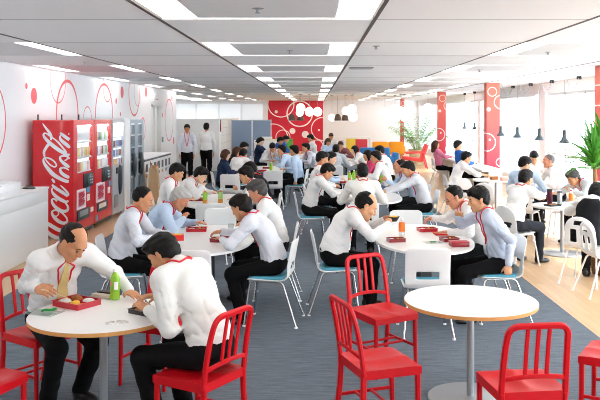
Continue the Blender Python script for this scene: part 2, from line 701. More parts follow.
hall = ['nearest', 'second', 'third', 'fourth']  # extra light strips, added to brighten the side hall and far end
for k, y in enumerate((27.9, 31.8, 35.7, 39.2)):
    for j, x in enumerate((-6.0, -7.9)):
        t = thing('ceiling_light', '%s added strip light over the side hall, %s row' % (hall[k], ['inner', 'outer'][j]), 'ceiling light', (x, y, HC))
        d = MB()
        d.box((-0.5, 0.03, -0.012), (0.5, FL - 0.03, 0.0))
        d.obj('diffuser', M_glow, t, smooth=False)
        d = MB()
        for s in (-1, 1):
            a, c = sorted((s * 0.50, s * 0.53))
            d.box((a, 0.0, -0.02), (c, FL, 0.0))
        d.obj('frame', M_grey, t, smooth=False)
M_spr = mat('sprinkler_metal', '8f9294', 0.35, 0.7)
for k, (x, y, w) in enumerate(((-0.43, 5.7, 'in the first grey panel of the middle bay'), (-0.31, 9.45, 'in the second grey panel of the middle bay'), (0.71, 8.8, 'beside the dark slot of the middle aisle'),
                               (2.96, 9.65, 'in the plain panel at the window side'), (2.9, 13.4, 'in the farther panel at the window side'), (-3.5, 11.6, 'on the plain ceiling near the ringed wall'))):
    t = thing('ceiling_sprinkler', 'small metal sprinkler head ' + w, 'sprinkler', (x, y, HC))
    d = MB()
    d.lathe([(0.045, 0.0), (0.045, -0.004), (0.02, -0.01), (0.0, -0.01)], 16)
    d.obj('cover_plate', M_spr, t)
    d = MB()
    d.lathe([(0.012, -0.008), (0.01, -0.03), (0.022, -0.034), (0.022, -0.038), (0.0, -0.04)], 12)
    d.obj('sprinkler_nozzle', M_spr, t)
t = thing('ceiling_vent', 'flat grey air vent in the plain ceiling bay right of the middle slot', 'vent', (0.78, 12.9, HC))
d = MB()
d.box((-0.2, -0.2, -0.012), (0.2, 0.2, 0.0), 0.004)
d.obj('vent_frame', M_spr, t)
for k in range(5):
    d = MB()
    d.box((-0.17, -0.16 + k * 0.07, -0.018), (0.17, -0.12 + k * 0.07, -0.012))
    d.obj('vent_slat', M_grey, t, smooth=False)

# ------------------------------------------------------------------ world, sun, camera
W = bpy.data.worlds.new('hazy_sky')
SC.world = W
W.use_nodes = True
bg = W.node_tree.nodes['Background']
bg.inputs[0].default_value = (0.86, 0.93, 1.0, 1)
bg.inputs[1].default_value = 8.5
sun = bpy.data.lights.new('sun', 'SUN')
sun.energy = 6.0
sun.angle = math.radians(0.8)
sun.color = (1.0, 0.94, 0.84)
so = bpy.data.objects.new('sun', sun)
C.objects.link(so)
so.location = (30, 10, 40)
sd = Vector((-1.0, -0.10, -0.97))       # direction the light travels
so.rotation_euler = sd.to_track_quat('-Z', 'Y').to_euler()

cam = bpy.data.cameras.new('camera')
cam.sensor_fit = 'HORIZONTAL'
cam.sensor_width = 36.0
cam.lens = 36.0 * FPX / 600.0
cam.shift_x = (300 - HX) / 600.0
cam.shift_y = -(200 - HY) / 600.0
cam.clip_start = 0.05
cam.clip_end = 200
co = bpy.data.objects.new('camera', cam)
C.objects.link(co)
co.location = (0, 0, EYE)
co.rotation_euler = (PI / 2, 0, 0)
SC.camera = co
SC.view_settings.view_transform = 'Standard'
SC.view_settings.look = 'None'
SC.view_settings.exposure = 0.15
SC.view_settings.gamma = 1.0
SC.view_settings.use_curve_mapping = False
SC.cycles.use_denoising = True
SC.cycles.filter_width = 1.0
SC.cycles.max_bounces = 8
SC.cycles.diffuse_bounces = 5
SC.cycles.transparent_max_bounces = 16
SC.cycles.sample_clamp_indirect = 8.0
# ------------------------------------------------------------------ red metal chair (forward +X, origin on the floor under the seat)
def make_red_chair():
    t = thing('red_chair', 'red chair', 'chair')
    # seat: dished sheet with a soft ridge at the front
    N1, N2 = 20, 20
    vs, fs = [], []
    def outline(u):                       # half width along the depth
        return 0.197 + 0.012 * u
    for i in range(N1 + 1):
        u = i / N1
        x = -0.19 + 0.39 * u
        for j in range(N2 + 1):
            v = -1 + 2 * j / N2
            hw = outline(u)
            corner = max(0, u - 0.8) / 0.2
            y = v * hw * (1 - 0.05 * corner ** 2)
            z = 0.462 - 0.016 * math.sin(PI * min(1, max(0, u * 1.05))) * (1 - abs(v) ** 3) * (0.55 + 0.9 * abs(math.sin(v * PI)))
            z -= 0.010 * corner ** 2
            z += 0.006 * math.exp(-(v / 0.2) ** 2) * u
            vs.append((x, y, z))
    k = N2 + 1
    for i in range(N1):
        for j in range(N2):
            fs.append((i * k + j, (i + 1) * k + j, (i + 1) * k + j + 1, i * k + j + 1))
    n = len(vs)
    rim = [j for j in range(k)] + [i * k + N2 for i in range(1, N1 + 1)] + [N1 * k + j for j in range(N2 - 1, -1, -1)] + [i * k for i in range(N1 - 1, 0, -1)]
    low = []
    for q in rim:
        x, y, z = vs[q]
        vs.append((x, y, 0.408))
        low.append(len(vs) - 1)
    m = len(rim)
    for a in range(m):
        c = (a + 1) % m
        fs.append((rim[a], low[a], low[c], rim[c]))
    fs.append(tuple(low))
    b = MB()
    b.add(vs, fs)
    b.obj('seat', M_red, t)
    for s in (-1, 1):
        b = MB()
        b.bar([(0.178, s * 0.183, 0.43), (0.18, s * 0.184, 0.25), (0.186, s * 0.186, 0.0)], 0.034, 0.030, (1, 0, 0), scale=[1, 0.95, 0.78])
        b.obj('leg', M_red, t)
        b = MB()
        b.bar(smooth_line([(-0.182, s * 0.183, 0.45), (-0.185, s * 0.184, 0.30), (-0.205, s * 0.186, 0.14), (-0.245, s * 0.188, 0.0)], 4), 0.036, 0.028, (1, 0, 0), scale=None)
        b.obj('leg', M_red, t)
    # inverted U of the back
    path = [(-0.182, 0.186, 0.43), (-0.195, 0.184, 0.55), (-0.225, 0.178, 0.72), (-0.262, 0.168, 0.845), (-0.262, -0.168, 0.845), (-0.225, -0.178, 0.72), (-0.195, -0.184, 0.55), (-0.182, -0.186, 0.43)]
    P = fillet(path, 0.075, 7)
    b = MB()
    b.bar(P, 0.026, 0.034, (1, 0, 0.25))
    b.obj('back_frame', M_red, t)
    b = MB()
    b.bar(smooth_line([(-0.193, 0.182, 0.535), (-0.212, 0.09, 0.552), (-0.217, 0.0, 0.557), (-0.212, -0.09, 0.552), (-0.193, -0.182, 0.535)], 4), 0.018, 0.026, (1, 0, 0))
    b.obj('lower_rail', M_red, t)
    for y in (-0.062, 0.0, 0.062):
        b = MB()
        b.bar(smooth_line([(-0.213, y, 0.553), (-0.228, y, 0.66), (-0.245, y, 0.76), (-0.262, y, 0.84)], 3), 0.013, 0.024, (1, 0, 0.3))
        b.obj('slat', M_red, t)
    for s in (-1, 1):
        b = MB()
        b.bar([(0.18, s * 0.184, 0.20), (-0.195, s * 0.185, 0.20)], 0.022, 0.016, (0, 0, 1))
        b.obj('stretcher', M_red, t)
    for x in (0.03, -0.08):
        b = MB()
        b.bar([(x, 0.182, 0.20), (x, -0.182, 0.20)], 0.018, 0.016, (0, 0, 1))
        b.obj('stretcher', M_red, t)
    return t


RED = [(-1.95, 5.43, -33, 'red metal chair with slatted back under the balding man with the yellow tie'),
       (-0.69, 4.575, 148, 'red metal chair with slatted back under the man seen from behind in front'),
       (-1.20, 5.72, -110, 'empty red metal chair tucked under the round table, partly behind a dark haired head'),
       (-1.96, 4.40, -18, 'red metal chair cut by the photo edge, only its seat corner showing at lower left'),
       (0.53, 5.98, -60, 'empty red metal chair facing the camera, behind another red chair, at the bare round table'),
       (0.40, 4.78, 20, 'empty red metal chair in profile nearest the carpet aisle, at the bare round table'),
       (1.19, 4.40, 97, 'empty red metal chair seen from behind, in front of the bare round table'),
       (1.955, 4.92, 148, 'red metal chair cut by the photo edge, only its seat showing at lower right')]
r0 = make_red_chair()
for i, (x, y, a, lab) in enumerate(RED):
    if i == 0:
        r0.location = (x, y, 0.006)
        r0.rotation_euler = (0, 0, math.radians(a))
        r0['label'] = lab
        r0['group'] = 'red chairs at the round tables'
    else:
        dup(r0, (x, y, 0.006), math.radians(a), lab, 'red chairs at the round tables')


# ------------------------------------------------------------------ white shell chair
def shell_mesh(name, cut='slot', matl=None, parent=None, round_back=False):
    """one-piece seat and back sheet with an opening in the back"""
    prof = smooth_line([(0.205, 0.428), (0.17, 0.442), (0.06, 0.438), (-0.06, 0.432), (-0.145, 0.436), (-0.19, 0.462), (-0.208, 0.52), (-0.222, 0.60), (-0.24, 0.70), (-0.262, 0.81)], 4)
    L = [0.0]
    for i in range(1, len(prof)):
        L.append(L[-1] + float(np.linalg.norm(prof[i] - prof[i - 1])))
    tot = L[-1]
    n, m = 44, 20
    vs, keep = [], []
    def pt(s):
        return np.array([np.interp(s, L, [p[0] for p in prof]), np.interp(s, L, [p[1] for p in prof])])
    for i in range(n + 1):
        s = tot * i / n
        x, z = pt(s)
        up = max(0.0, z - 0.47)
        hw = 0.205 if not round_back else 0.20 - 0.03 * max(0, (z - 0.45) / 0.35)
        e = tot - s
        rc = 0.05 if not round_back else 0.16
        if e < rc:
            hw -= rc - math.sqrt(max(0, rc * rc - (rc - e) ** 2))
        e = s
        if e < 0.06:
            hw -= 0.06 - math.sqrt(max(0, 0.0036 - (0.06 - e) ** 2))
        for j in range(m + 1):
            v = -1 + 2 * j / m
            bow = 0.02 * (v * v) * min(1, up / 0.1) - 0.006 * (1 - v * v) * (1 if z < 0.45 else 0)
            vs.append((x + bow, v * hw, z - (0.008 * (1 - v * v) if z < 0.45 and x < 0.15 else 0)))
    fs = []
    k = m + 1
    for i in range(n):
        for j in range(m):
            q = [i * k + j, (i + 1) * k + j, (i + 1) * k + j + 1, i * k + j + 1]
            c = np.mean([vs[a] for a in q], axis=0)
            if cut == 'slot' and c[2] > 0.512 and c[2] < 0.585 and abs(c[1]) < 0.105 and c[0] < -0.15:
                continue
            if cut == 'key' and c[0] < -0.15:
                if 0.50 < c[2] < 0.655 and abs(abs(c[1]) - 0.07) < 0.038 - 0.1 * max(0, c[2] - 0.62):
                    continue
                if 0.70 < c[2] < 0.76 and abs(c[1]) < 0.06:
                    continue
            fs.append(tuple(q))
    b = MB()
    b.add(vs, fs)
    o = b.obj(name, matl or M_plast, parent, weld=False)
    so_ = o.modifiers.new('s', 'SOLIDIFY')
    so_.thickness = 0.011
    so_.offset = 0
    su = o.modifiers.new('u', 'SUBSURF')
    su.levels = su.render_levels = 1
    bake(o)
    o.data.polygons.foreach_set('use_smooth', [True] * len(o.data.polygons))
    return o


def make_shell_chair(name, cut, legm, pad=True, round_back=False):
    t = thing(name, 'white chair', 'chair')
    shell_mesh('seat_shell', cut, M_plast, t, round_back)
    if pad:
        b = MB()
        b.prism(rrect(0.345, 0.375, 0.06, 6, (0.015, 0)), 0.436, 0.462)
        o = b.obj('seat_pad', M_teal, t)
        bv = o.modifiers.new('b', 'BEVEL')
        bv.width = 0.01
        bv.segments = 3
        bv.limit_method = 'ANGLE'
        bake(o)
    for s in (-1, 1):
        b = MB()
        b.tube(fillet([(-0.01, s * 0.165, 0.418), (0.165, s * 0.165, 0.418), (0.215, s * 0.225, 0.0)], 0.05), 0.0105, 10)
        b.obj('leg', legm, t)
        b = MB()
        b.tube(fillet([(0.01, s * 0.165, 0.418), (-0.14, s * 0.165, 0.418), (-0.285, s * 0.225, 0.0)], 0.05), 0.0105, 10)
        b.obj('leg', legm, t)
        for gx in (0.214, -0.284):
            b = MB()
            b.lathe([(0.016, 0.0), (0.016, 0.012), (0.0, 0.013)], 12, (gx, s * 0.224, 0.0))
            b.obj('glide', M_plast, t)
    b = MB()
    b.tube([(0.10, -0.165, 0.415), (0.10, 0.165, 0.415)], 0.008, 8)
    b.obj('crossbar', legm, t)
    b = MB()
    b.tube([(-0.10, -0.165, 0.415), (-0.10, 0.165, 0.415)], 0.008, 8)
    b.obj('crossbar', legm, t)
    return t


_proto = {}
def put_chair(kind, x, y, a, label, group, z=0.006):
    if kind not in _proto:
        t = {'teal': lambda: make_shell_chair('shell_chair', 'slot', M_chrome),
             'plain': lambda: make_shell_chair('white_shell_chair', 'slot', M_white, False, True),
             'key': lambda: make_shell_chair('cutout_chair', 'key', M_white, False, True)}[kind]()
        _proto[kind] = t
        t.location = (x, y, z)
        t.rotation_euler = (0, 0, math.radians(a))
        t['label'] = label
        t['group'] = group
        return t
    return dup(_proto[kind], (x, y, z), math.radians(a), label, group)


GT = 'white chairs with teal seats at the oval tables'
for x, y, a, lab in ((1.01, 7.02, 90, 'empty white chair with teal pad, backrest slot facing us, behind the bare round table'),
                     (1.13, 9.22, -90, 'empty white chair at the far end of the oval table with the orange capped bottle'),
                     (-1.12, 6.93, 90, 'empty white chair partly behind the dark head of the man in front'),
                     (-1.20, 9.42, -90, 'empty white chair at the far end of the left oval table, topmost backrest against another'),
                     (-1.40, 10.42, 90, 'empty white chair back to back with the chair of the left oval table'),
                     (-1.68, 15.45, 84, 'empty white chair near the woman in the navy top, facing away'),
                     (-0.90, 16.35, 92, 'empty white chair facing away beside the man in the light blue shirt'),
                     ):
    put_chair('teal', x, y, a, lab, GT)
put_chair('key', 3.24, 8.47, 4, 'empty white chair with keyhole cutouts nearest the camera at the right edge', 'cutout chairs by the window', z=0.0)
for x, y, a, lab in ((2.75, 14.55, 100, 'white chair on the wood boards in front of the table beside the red column'),
                     (3.0, 13.6, 80, 'white chair on the wood boards left of the light blue shirt by the window')):
    put_chair('plain', x, y, a, lab, 'plain white chairs on the wood floor', z=0.0)


# ------------------------------------------------------------------ tables
def round_table(x, y, label, r=0.465, edge=True, z0=0.006, group='round tables', h=0.70):
    t = thing('round_table', label, 'table', (x, y, z0), 0, group)
    b = MB()
    b.m = 0
    b.lathe([(0.0, h - 0.028), (r - 0.002, h - 0.028), (r, h - 0.026), (r, h - 0.003)], 72)
    b.m = 1
    b.lathe([(r, h - 0.003), (r - 0.003, h), (0.0, h)], 72)
    b.obj('tabletop', [M_edge if edge else M_top, M_top], t)
    b = MB()
    b.lathe([(0.026, 0.018), (0.026, h - 0.04), (0.026, h - 0.028)], 28)
    b.obj('pole', M_grey, t)
    b = MB()
    b.lathe([(0.0, h - 0.036), (0.16, h - 0.036), (0.16, h - 0.028), (0.0, h - 0.028)], 28)
    b.obj('top_plate', M_grey, t)
    b = MB()
    b.lathe([(0.30, 0.0), (0.30, 0.012), (0.295, 0.017), (0.06, 0.02), (0.045, 0.028), (0.031, 0.03)], 56)
    b.obj('base_plate', M_grey, t)
    return t


def oval_table(x, y, label, a=0.51, L=0.95, h=0.70, z0=0.006):
    t = thing('oval_table', label, 'table', (x, y, z0), 0, 'oval tables')
    def oval(k, n=80, p=2.35):
        pts = []
        for i in range(n):
            q = 2 * PI * i / n
            c, s = math.cos(q), math.sin(q)
            pts.append((math.copysign(abs(c) ** (2 / p), c) * (a + k), math.copysign(abs(s) ** (2 / p), s) * (L + k)))
        return pts
    b = MB()
    b.prism(oval(0.0), h - 0.022, h - 0.003)
    b.prism(oval(-0.003), h - 0.004, h)
    b.obj('tabletop', M_top, t)
    for s in (-1, 1):
        b = MB()
        b.box((-0.05, s * 0.36 - 0.03, 0.03), (0.05, s * 0.36 + 0.03, h - 0.03), 0.006)
        b.obj('post', M_dgrey, t)
        b = MB()
        b.box((-0.10, s * 0.36 - 0.07, 0.0), (0.10, s * 0.36 + 0.07, 0.02), 0.006)
        b.obj('foot', M_dgrey, t)
        b = MB()
        b.box((-0.3, s * 0.36 - 0.03, h - 0.05), (0.3, s * 0.36 + 0.03, h - 0.022), 0.004)
        b.obj('top_arm', M_dgrey, t)
    b = MB()
    b.box((-0.03, -0.36, h - 0.11), (0.03, 0.36, h - 0.05), 0.004)
    b.obj('beam', M_dgrey, t)
    return t


TZ = 0.706                                # height of the table tops
round_table(-1.385, 4.98, 'round plywood edged table with the lunch box of the man in the yellow tie', r=0.475)
round_table(1.09, 5.33, 'bare round plywood edged table between the empty red chairs', r=0.462)
ML, MR, L3, R3, L4, R4 = (-1.15, 8.0), (1.13, 8.07), (-1.43, 11.55), (0.86, 12.1), (-1.25, 18.4), (0.76, 15.4)
oval_table(*ML, 'white oval table of the man holding the red carton')
oval_table(*MR, 'white oval table with the orange capped bottle on it, right of the aisle')
oval_table(*L3, 'white oval table with two tea bottles on it, left of the aisle')
oval_table(*R3, 'white oval table before the seated man whose back faces us, right of the aisle')
oval_table(*L4, 'white oval table of the woman in the navy top')
oval_table(*R4, 'farther white oval table in front of the blue sofa', a=0.42)
oval_table(-0.62, 24.3, 'white oval table in front of the red ringed wall', a=0.38)
oval_table(0.76, 20.6, 'white oval table between the women in the middle distance and the blue sofa', a=0.34)
round_table(3.56, 10.95, 'small white round table with drinks on it under the black lamps', r=0.42, edge=False, z0=0.0)
round_table(3.70, 13.0, 'small white round table before the older man by the window', r=0.40, edge=False, z0=0.0)
round_table(3.64, 15.3, 'small white round table with snacks beside the striped red column', r=0.46, edge=False, z0=0.0)
# counter along the windows
t = thing('window_counter', 'long white counter on the window side where the person in blue leans', 'counter', (4.42, 20.9, 0))
b = MB()
b.box((-0.62, -3.6, 0.70), (-0.12, 3.6, 0.75), 0.006)
b.obj('countertop', M_top, t)
b = MB()
b.box((-0.20, -3.46, 0.0), (-0.16, 3.46, 0.70))
b.obj('side_panel', mat('beige_panel', 'cfc4b4', 0.6), t, smooth=False)
for s in (-1, 1):
    b = MB()
    b.box((-0.44, s * 3.48 - 0.02, 0.0), (-0.14, s * 3.48 + 0.02, 0.70))
    b.obj('end_panel', M_white, t, smooth=False)

# ------------------------------------------------------------------ low white counter by the ringed wall
M_cab = mat('cabinet_white', 'eceef0', 0.4)
t = thing('low_counter', 'long low white counter with grooved doors along the ringed wall', 'counter', (-3.95, 6.0, 0))
CH = 0.94
b = MB()
b.box((-0.70, -7.0, 0.0), (0.0, 5.25, CH - 0.03), 0.004)
b.obj('body', M_cab, t)
b = MB()
b.box((-0.715, -7.05, CH - 0.028), (0.012, 5.262, CH), 0.004)
b.obj('worktop', M_cab, t)
for k in range(4):
    y0 = 5.22 - 3.0 * (k + 1)
    b = MB()
    b.box((0.0, y0 + 0.006, 0.03), (0.014, y0 + 2.994, CH - 0.21), 0.003)
    b.obj('door', M_cab, t)
    b = MB()
    b.box((0.0, y0 + 0.006, CH - 0.20), (0.014, y0 + 2.994, CH - 0.034), 0.003)
    b.obj('drawer', M_cab, t)
t = thing('counter_box', 'white box on the low counter at the photo edge', 'box', (-4.4, 10.55, CH))
b = MB()
b.box((-0.2, -0.4, 0), (0.2, 0.3, 0.10), 0.008)
b.obj('body', M_cab, t)
b = MB()
b.box((-0.205, -0.405, 0.10), (0.205, 0.305, 0.118), 0.004)
b.obj('lid', M_cab, t)
t = thing('desk_stand', 'small black disc stand on the counter end beside the red machine', 'stand', (-4.12, 10.95, CH))
b = MB()
b.lathe([(0.09, 0), (0.09, 0.012), (0.05, 0.03), (0.0, 0.032)], 24)
b.obj('foot', M_black, t)

# ------------------------------------------------------------------ vending machines
MX = -3.89
def mpx(px, py):
    """photo pixel on the machines' front plane -> (y, z)"""
    s = (HX - px) / -MX
    return FPX / s, EYE - (py - HY) / s

M_vred = mat('machine_red', 'd80a1a', 0.3, noise=0.03, nscale=3, coat=0.3)
M_vblk = mat('machine_black', '15181a', 0.35)
M_vsil = mat('machine_silver', 'c5cacf', 0.35, 0.3)
M_vblue = mat('machine_grey_blue', '9fb0be', 0.35, 0.2)
M_lit = emit('lit_display', 'f7fafc', 1.2)
M_fill = emit('display_fill_glow', 'ffffff', 22.0)  # strong glow for the strip added inside the displays
M_dim = mat('display_grey_blue', '8d9da8', 0.4)
M_glassv = clear_mat('display_glass', fac=0.10)
CANC = [mat('can_red', 'e07a7a', 0.35), mat('can_orange', 'efbd8c', 0.35), mat('can_green', '8cc47e', 0.35), mat('can_blue', '7d9fd0', 0.35), mat('can_white', 'f1f1ee', 0.35),
        mat('can_brown', '9a7250', 0.35), mat('can_yellow', 'efe08a', 0.35), mat('can_violet', '7a6a9c', 0.35), mat('can_pink', 'efb8b8', 0.35)]
M_lid = mat('can_top', 'd0d2d4', 0.3, 0.6)


def squiggle(strokes, n=5):
    """flat ribbons: strokes = [[(u, v, w), ...], ...] -> list of (verts2d, faces)"""
    out = []
    for st in strokes:
        P = smooth_line(st, n)
        vs, fs = [], []
        for i, p in enumerate(P):
            a, c = P[max(i - 1, 0)][:2], P[min(i + 1, len(P) - 1)][:2]
            d = c - a
            l = np.linalg.norm(d) or 1
            nn = np.array([-d[1], d[0]]) / l
            vs += [p[:2] + nn * p[2] / 2, p[:2] - nn * p[2] / 2]
        for i in range(len(P) - 1):
            fs.append((2 * i, 2 * i + 1, 2 * i + 3, 2 * i + 2))
        out.append((vs, fs))
    return out


def letter_mesh(name, strokes, place, thick_dir, th, matl, parent):
    b = MB()
    for kk, (vs, fs) in enumerate(squiggle(strokes)):
        A = [np.array(place(*p)) for p in vs]
        d = np.array(thick_dir) * (th * (1 + 0.06 * kk))
        n = len(A)
        V = A + [p + d for p in A]
        F = list(fs) + [tuple(reversed([n + q for q in f])) for f in fs]
        k = n // 2
        for i in range(k - 1):
            F += [(2 * i, 2 * i + 2, n + 2 * i + 2, n + 2 * i), (2 * i + 1, n + 2 * i + 1, n + 2 * i + 3, 2 * i + 3)]
        F += [(0, n, n + 1, 1), (2 * k - 2, 2 * k - 1, n + 2 * k - 1, n + 2 * k - 2)]
        b.add([tuple(p) for p in V], F)
    return b.obj(name, matl, parent, smooth=False, weld=False)


def vending(name, label, y0, y1, depth, H, bodym, disp, rows, kind):
    """machine with its front on the plane x = MX; disp = (y0, y1, z0, z1) of the glazed window"""
    w = y1 - y0
    t = thing(name, label, 'vending machine', (MX, y0, 0), 0, 'vending machines')
    d0, d1, z0, z1 = disp[0] - y0, disp[1] - y0, disp[2], disp[3]
    b = MB()
    b.box((-depth, 0.004, 0.05), (-0.06, w - 0.004, H), 0.006)
    b.obj('cabinet', bodym, t)
    # front door as a frame round the display
    b = MB()
    b.box((-0.06, 0.004, 0.08), (0, w - 0.004, z0))
    b.box((-0.06, 0.004, z1), (0, w - 0.004, H))
    b.box((-0.06, 0.004, z0), (0, d0, z1))
    b.box((-0.06, d1, z0), (0, w - 0.004, z1))
    b.obj('front_door', bodym, t, smooth=False)
    b = MB()
    b.box((-0.058, d0, z0), (-0.05, d1, z1))
    b.obj('display_back', M_lit if kind != 'slim' else M_dim, t, smooth=False)
    b = MB()
    b.box((-0.006, d0, z0), (-0.002, d1, z1))
    b.obj('display_glass', M_glassv, t, smooth=False)
    b = MB()
    b.box((-0.03, d0 + 0.01, z1 - 0.025), (-0.012, d1 - 0.01, z1 - 0.005))
    b.obj('added_display_light', M_fill if kind != 'slim' else M_lit, t, smooth=False)  # added strip of light, put in to brighten what stands behind the glass
    for z in rows:
        b = MB()
        b.box((-0.05, d0, z - 0.03), (-0.008, d1, z))
        b.obj('shelf', M_white, t, smooth=False)
    for yy in (0.06, w - 0.06):
        for xx in (-0.05, -depth + 0.05):
            b = MB()
            b.lathe([(0.03, 0.0), (0.03, 0.015), (0.018, 0.02), (0.018, 0.06)], 12, (xx, yy, 0))
            b.obj('foot', M_grey, t)
    return t


def products(mach, y0, y1, rows, per, group, seedn, hgt, kinds):
    rnd = random.Random(seedn)
    protos = {}
    for ri, z in enumerate(rows):
        for k in range(per):
            y = y0 + (k + 0.5) * (y1 - y0) / per
            c = rnd.choice(kinds)
            lab = 'sample drink can on the shelf behind the glass of the ' + mach
            if c not in protos:
                o = thing('drink_can', lab, 'drink', (MX - 0.029, y, z + 0.0015), 0, group)
                r = min(0.019, (y1 - y0) / per * 0.42)
                b = MB()
                b.lathe([(0.0, 0.0), (r * 0.85, 0.0), (r, 0.008), (r, hgt * 0.85), (r * 0.85, hgt * 0.93)], 12)
                b.obj('can', CANC[c], o)
                b = MB()
                b.lathe([(r * 0.85, hgt * 0.93), (r * 0.5, hgt), (0, hgt)], 12)
                b.obj('top', M_lid, o)
                protos[c] = o
            else:
                dup(protos[c], (MX - 0.029, y, z + 0.0015), 0, lab, group)


def red_front(t, y0, y1, p, coin, poster, slot, flapm, o2):
    """details on the front of a red machine; rectangles as (pxl, pxr, pytop, pybottom)"""
    def rect(r):
        (ya, za), (yb, zb) = mpx(r[0], r[2]), mpx(r[1], r[3] - (r[3] - HY) * 0.0)
        s = (HX - r[0]) / -MX
        zb = EYE - (r[3] - HY) / s
        return ya - y0, yb - y0, zb, za
    a, c, z0, z1 = rect(coin)
    b = MB()
    b.box((0, a, z0), (0.012, c, z1), 0.004)
    co_ = b.obj('coin_panel', M_vblk, t)
    b = MB()
    M_ = Matrix.Translation((0.012, a + (c - a) * 0.62, (z0 + z1) / 2)) @ Matrix.Rotation(PI / 2, 4, 'Y')
    b.lathe([(1.0, 0.0), (0.96, 0.02), (0.8, 0.026), (0.0, 0.026)], 28, M=M_ @ Matrix.Diagonal(((z1 - z0) * 0.46, (c - a) * 0.33, 1, 1)))
    b.obj('button_plate', mat('button_plate_teal', '35555c', 0.35, 0.3), co_)
    for k in range(3):
        for j in range(2):
            b = MB()
            b.box((0.034, a + (c - a) * (0.48 + 0.16 * j), z0 + (z1 - z0) * (0.25 + 0.2 * k)), (0.045, a + (c - a) * (0.58 + 0.16 * j), z0 + (z1 - z0) * (0.36 + 0.2 * k)), 0.003)
            b.obj('button', M_vsil, co_)
    a, c, z0, z1 = rect(poster)
    b = MB()
    b.box((0, a, z0), (0.006, c, z1))
    po = b.obj('poster', mat('poster_white', 'f1e9ea', 0.4), t, smooth=False)
    b = MB()
    q = 0.07 * (c - a)
    b.box((0.006, a + q * 1.4, z0 + q), (0.0075, c - q * 1.4, z1 - q))
    pc = b.obj('poster_print', mat('poster_pink', 'd9b9c4', 0.4), po, smooth=False)
    def place(u, v):
        return (0.0076, a + q * 1.5 + u * (c - a - 3 * q), z0 + q * 1.4 + v * (z1 - z0 - 2.8 * q))
    st = []
    for v0 in (0.06, 0.54):
        st += [[(0.15, v0, .09), (0.75, v0 + 0.1, .16), (0.9, v0 + 0.26, .1), (0.5, v0 + 0.2, .12), (0.12, v0 + 0.12, .1)],
               [(0.1, v0 + 0.2, .1), (0.45, v0 + 0.3, .16), (0.85, v0 + 0.42, .1)], [(0.1, v0 + 0.36, .14), (0.5, v0 + 0.4, .1), (0.6, v0 + 0.34, .1)]]
    letter_mesh('poster_lettering', st, place, (1, 0, 0), 0.0012, mat('poster_red', 'c01236', 0.4), po)
    a, c, z0, z1 = rect(slot)
    b = MB()
    b.box((-0.002, a, z0), (0.016, c, z1), 0.006)
    sl = b.obj('dispensing_slot', mat('slot_teal', '2d4a50', 0.4), t)
    b = MB()
    b.box((0.016, a + 0.08, z0 + (z1 - z0) * 0.36), (0.026, c - 0.12, z1 - 0.02), 0.006)
    b.obj('flap', flapm, sl)
    for r, m_, nm in o2:
        a, c, z0, z1 = rect(r)
        b = MB()
        b.box((0, a, z0), (0.008, c, z1), 0.002)
        b.obj(nm, m_, t)
    b = MB()
    b.box((-0.03, 0.03, 0.05), (0.004, y1 - y0 - 0.03, 0.10))
    b.obj('kick_grille', M_vblk, t, smooth=False)


M_stick = mat('sticker_blue', '5b9cc4', 0.4)
M_stw = mat('sticker_white', 'ece9e2', 0.4)
y0, y1 = 12.24, 13.37
m1 = vending('vending_machine', 'nearest red vending machine with white script lettering on its side', y0, y1, 0.66, 1.915, M_vred, (12.44, 13.24, 1.04, 1.83), [1.06, 1.30, 1.56], 'red')
red_front(m1, y0, y1, None, (83.2, 92.6, 174.0, 188.5), (76.6, 85.4, 190.5, 210.5), (77.0, 88.8, 211.0, 222.0), mat('flap_grey', '8d9598', 0.4), [((86.3, 89.6, 187.0, 193.0), M_stick, 'sticker'), ((86.8, 89.6, 194.5, 201.0), M_stw, 'sticker'), ((90.4, 93.0, 207.5, 212.0), M_stw, 'coin_return')])
b = MB()
b.box((-0.048, 12.46 - y0, 1.57), (-0.03, 13.22 - y0, 1.81), 0.004)
b.obj('display_card', mat('pale_card', 'eceff0', 0.5), m1)
products('nearest red vending machine', 12.47, 13.21, [1.30, 1.06], 9, 'sample drinks in the nearest red machine', 3, 0.16, [0, 1, 8, 4, 6, 4, 4, 8, 4, 6])
y0, y1 = 13.40, 14.53
m2 = vending('vending_machine', 'second red vending machine, with a cream flap in its dispensing slot', y0, y1, 0.66, 1.915, M_vred, (13.58, 14.38, 1.03, 1.83), [1.05, 1.29, 1.55], 'red')
red_front(m2, y0, y1, None, (101.6, 110.2, 168.0, 182.5), (96.2, 104.4, 183.5, 203.0), (96.8, 106.8, 203.5, 212.5), mat('flap_cream', 'e9dccb', 0.4), [((108.6, 111.0, 181.0, 186.0), M_stick, 'sticker'), ((107.4, 109.8, 187.5, 193.5), M_stw, 'sticker'), ((95.6, 97.4, 215.5, 221.0), M_stick, 'coin_return')])
products('second red vending machine', 13.61, 14.35, [1.55, 1.29, 1.05], 9, 'sample drinks in the second red machine', 5, 0.155, [2, 4, 4, 4, 6, 3, 8, 4, 5])
y0, y1 = 14.60, 15.50
m3 = vending('vending_machine', 'white and grey vending machine with a long dark handle, right of the red ones', y0, y1, 0.66, 1.90, M_vsil, (14.66, 15.44, 1.0, 1.84), [1.02, 1.2, 1.38, 1.58], 'white')
b = MB()
M_ = Matrix.Translation((0.0, 15.12 - y0, 0.72)) @ Matrix.Rotation(PI / 2, 4, 'Y')
b.lathe([(1.0, 0.0), (0.95, 0.03), (0.7, 0.045), (0.0, 0.05)], 28, M=M_ @ Matrix.Diagonal((0.30, 0.10, 1, 1)))
b.obj('handle_plate', mat('navy_plate', '273443', 0.3), m3)
b = MB()
b.box((0, 14.72 - y0, 0.2), (0.012, 15.0 - y0, 0.45), 0.006)
b.obj('dispensing_slot', M_grey, m3)
b = MB()
b.box((0, 14.85 - y0, 0.85), (0.015, 15.3 - y0, 0.97), 0.004)
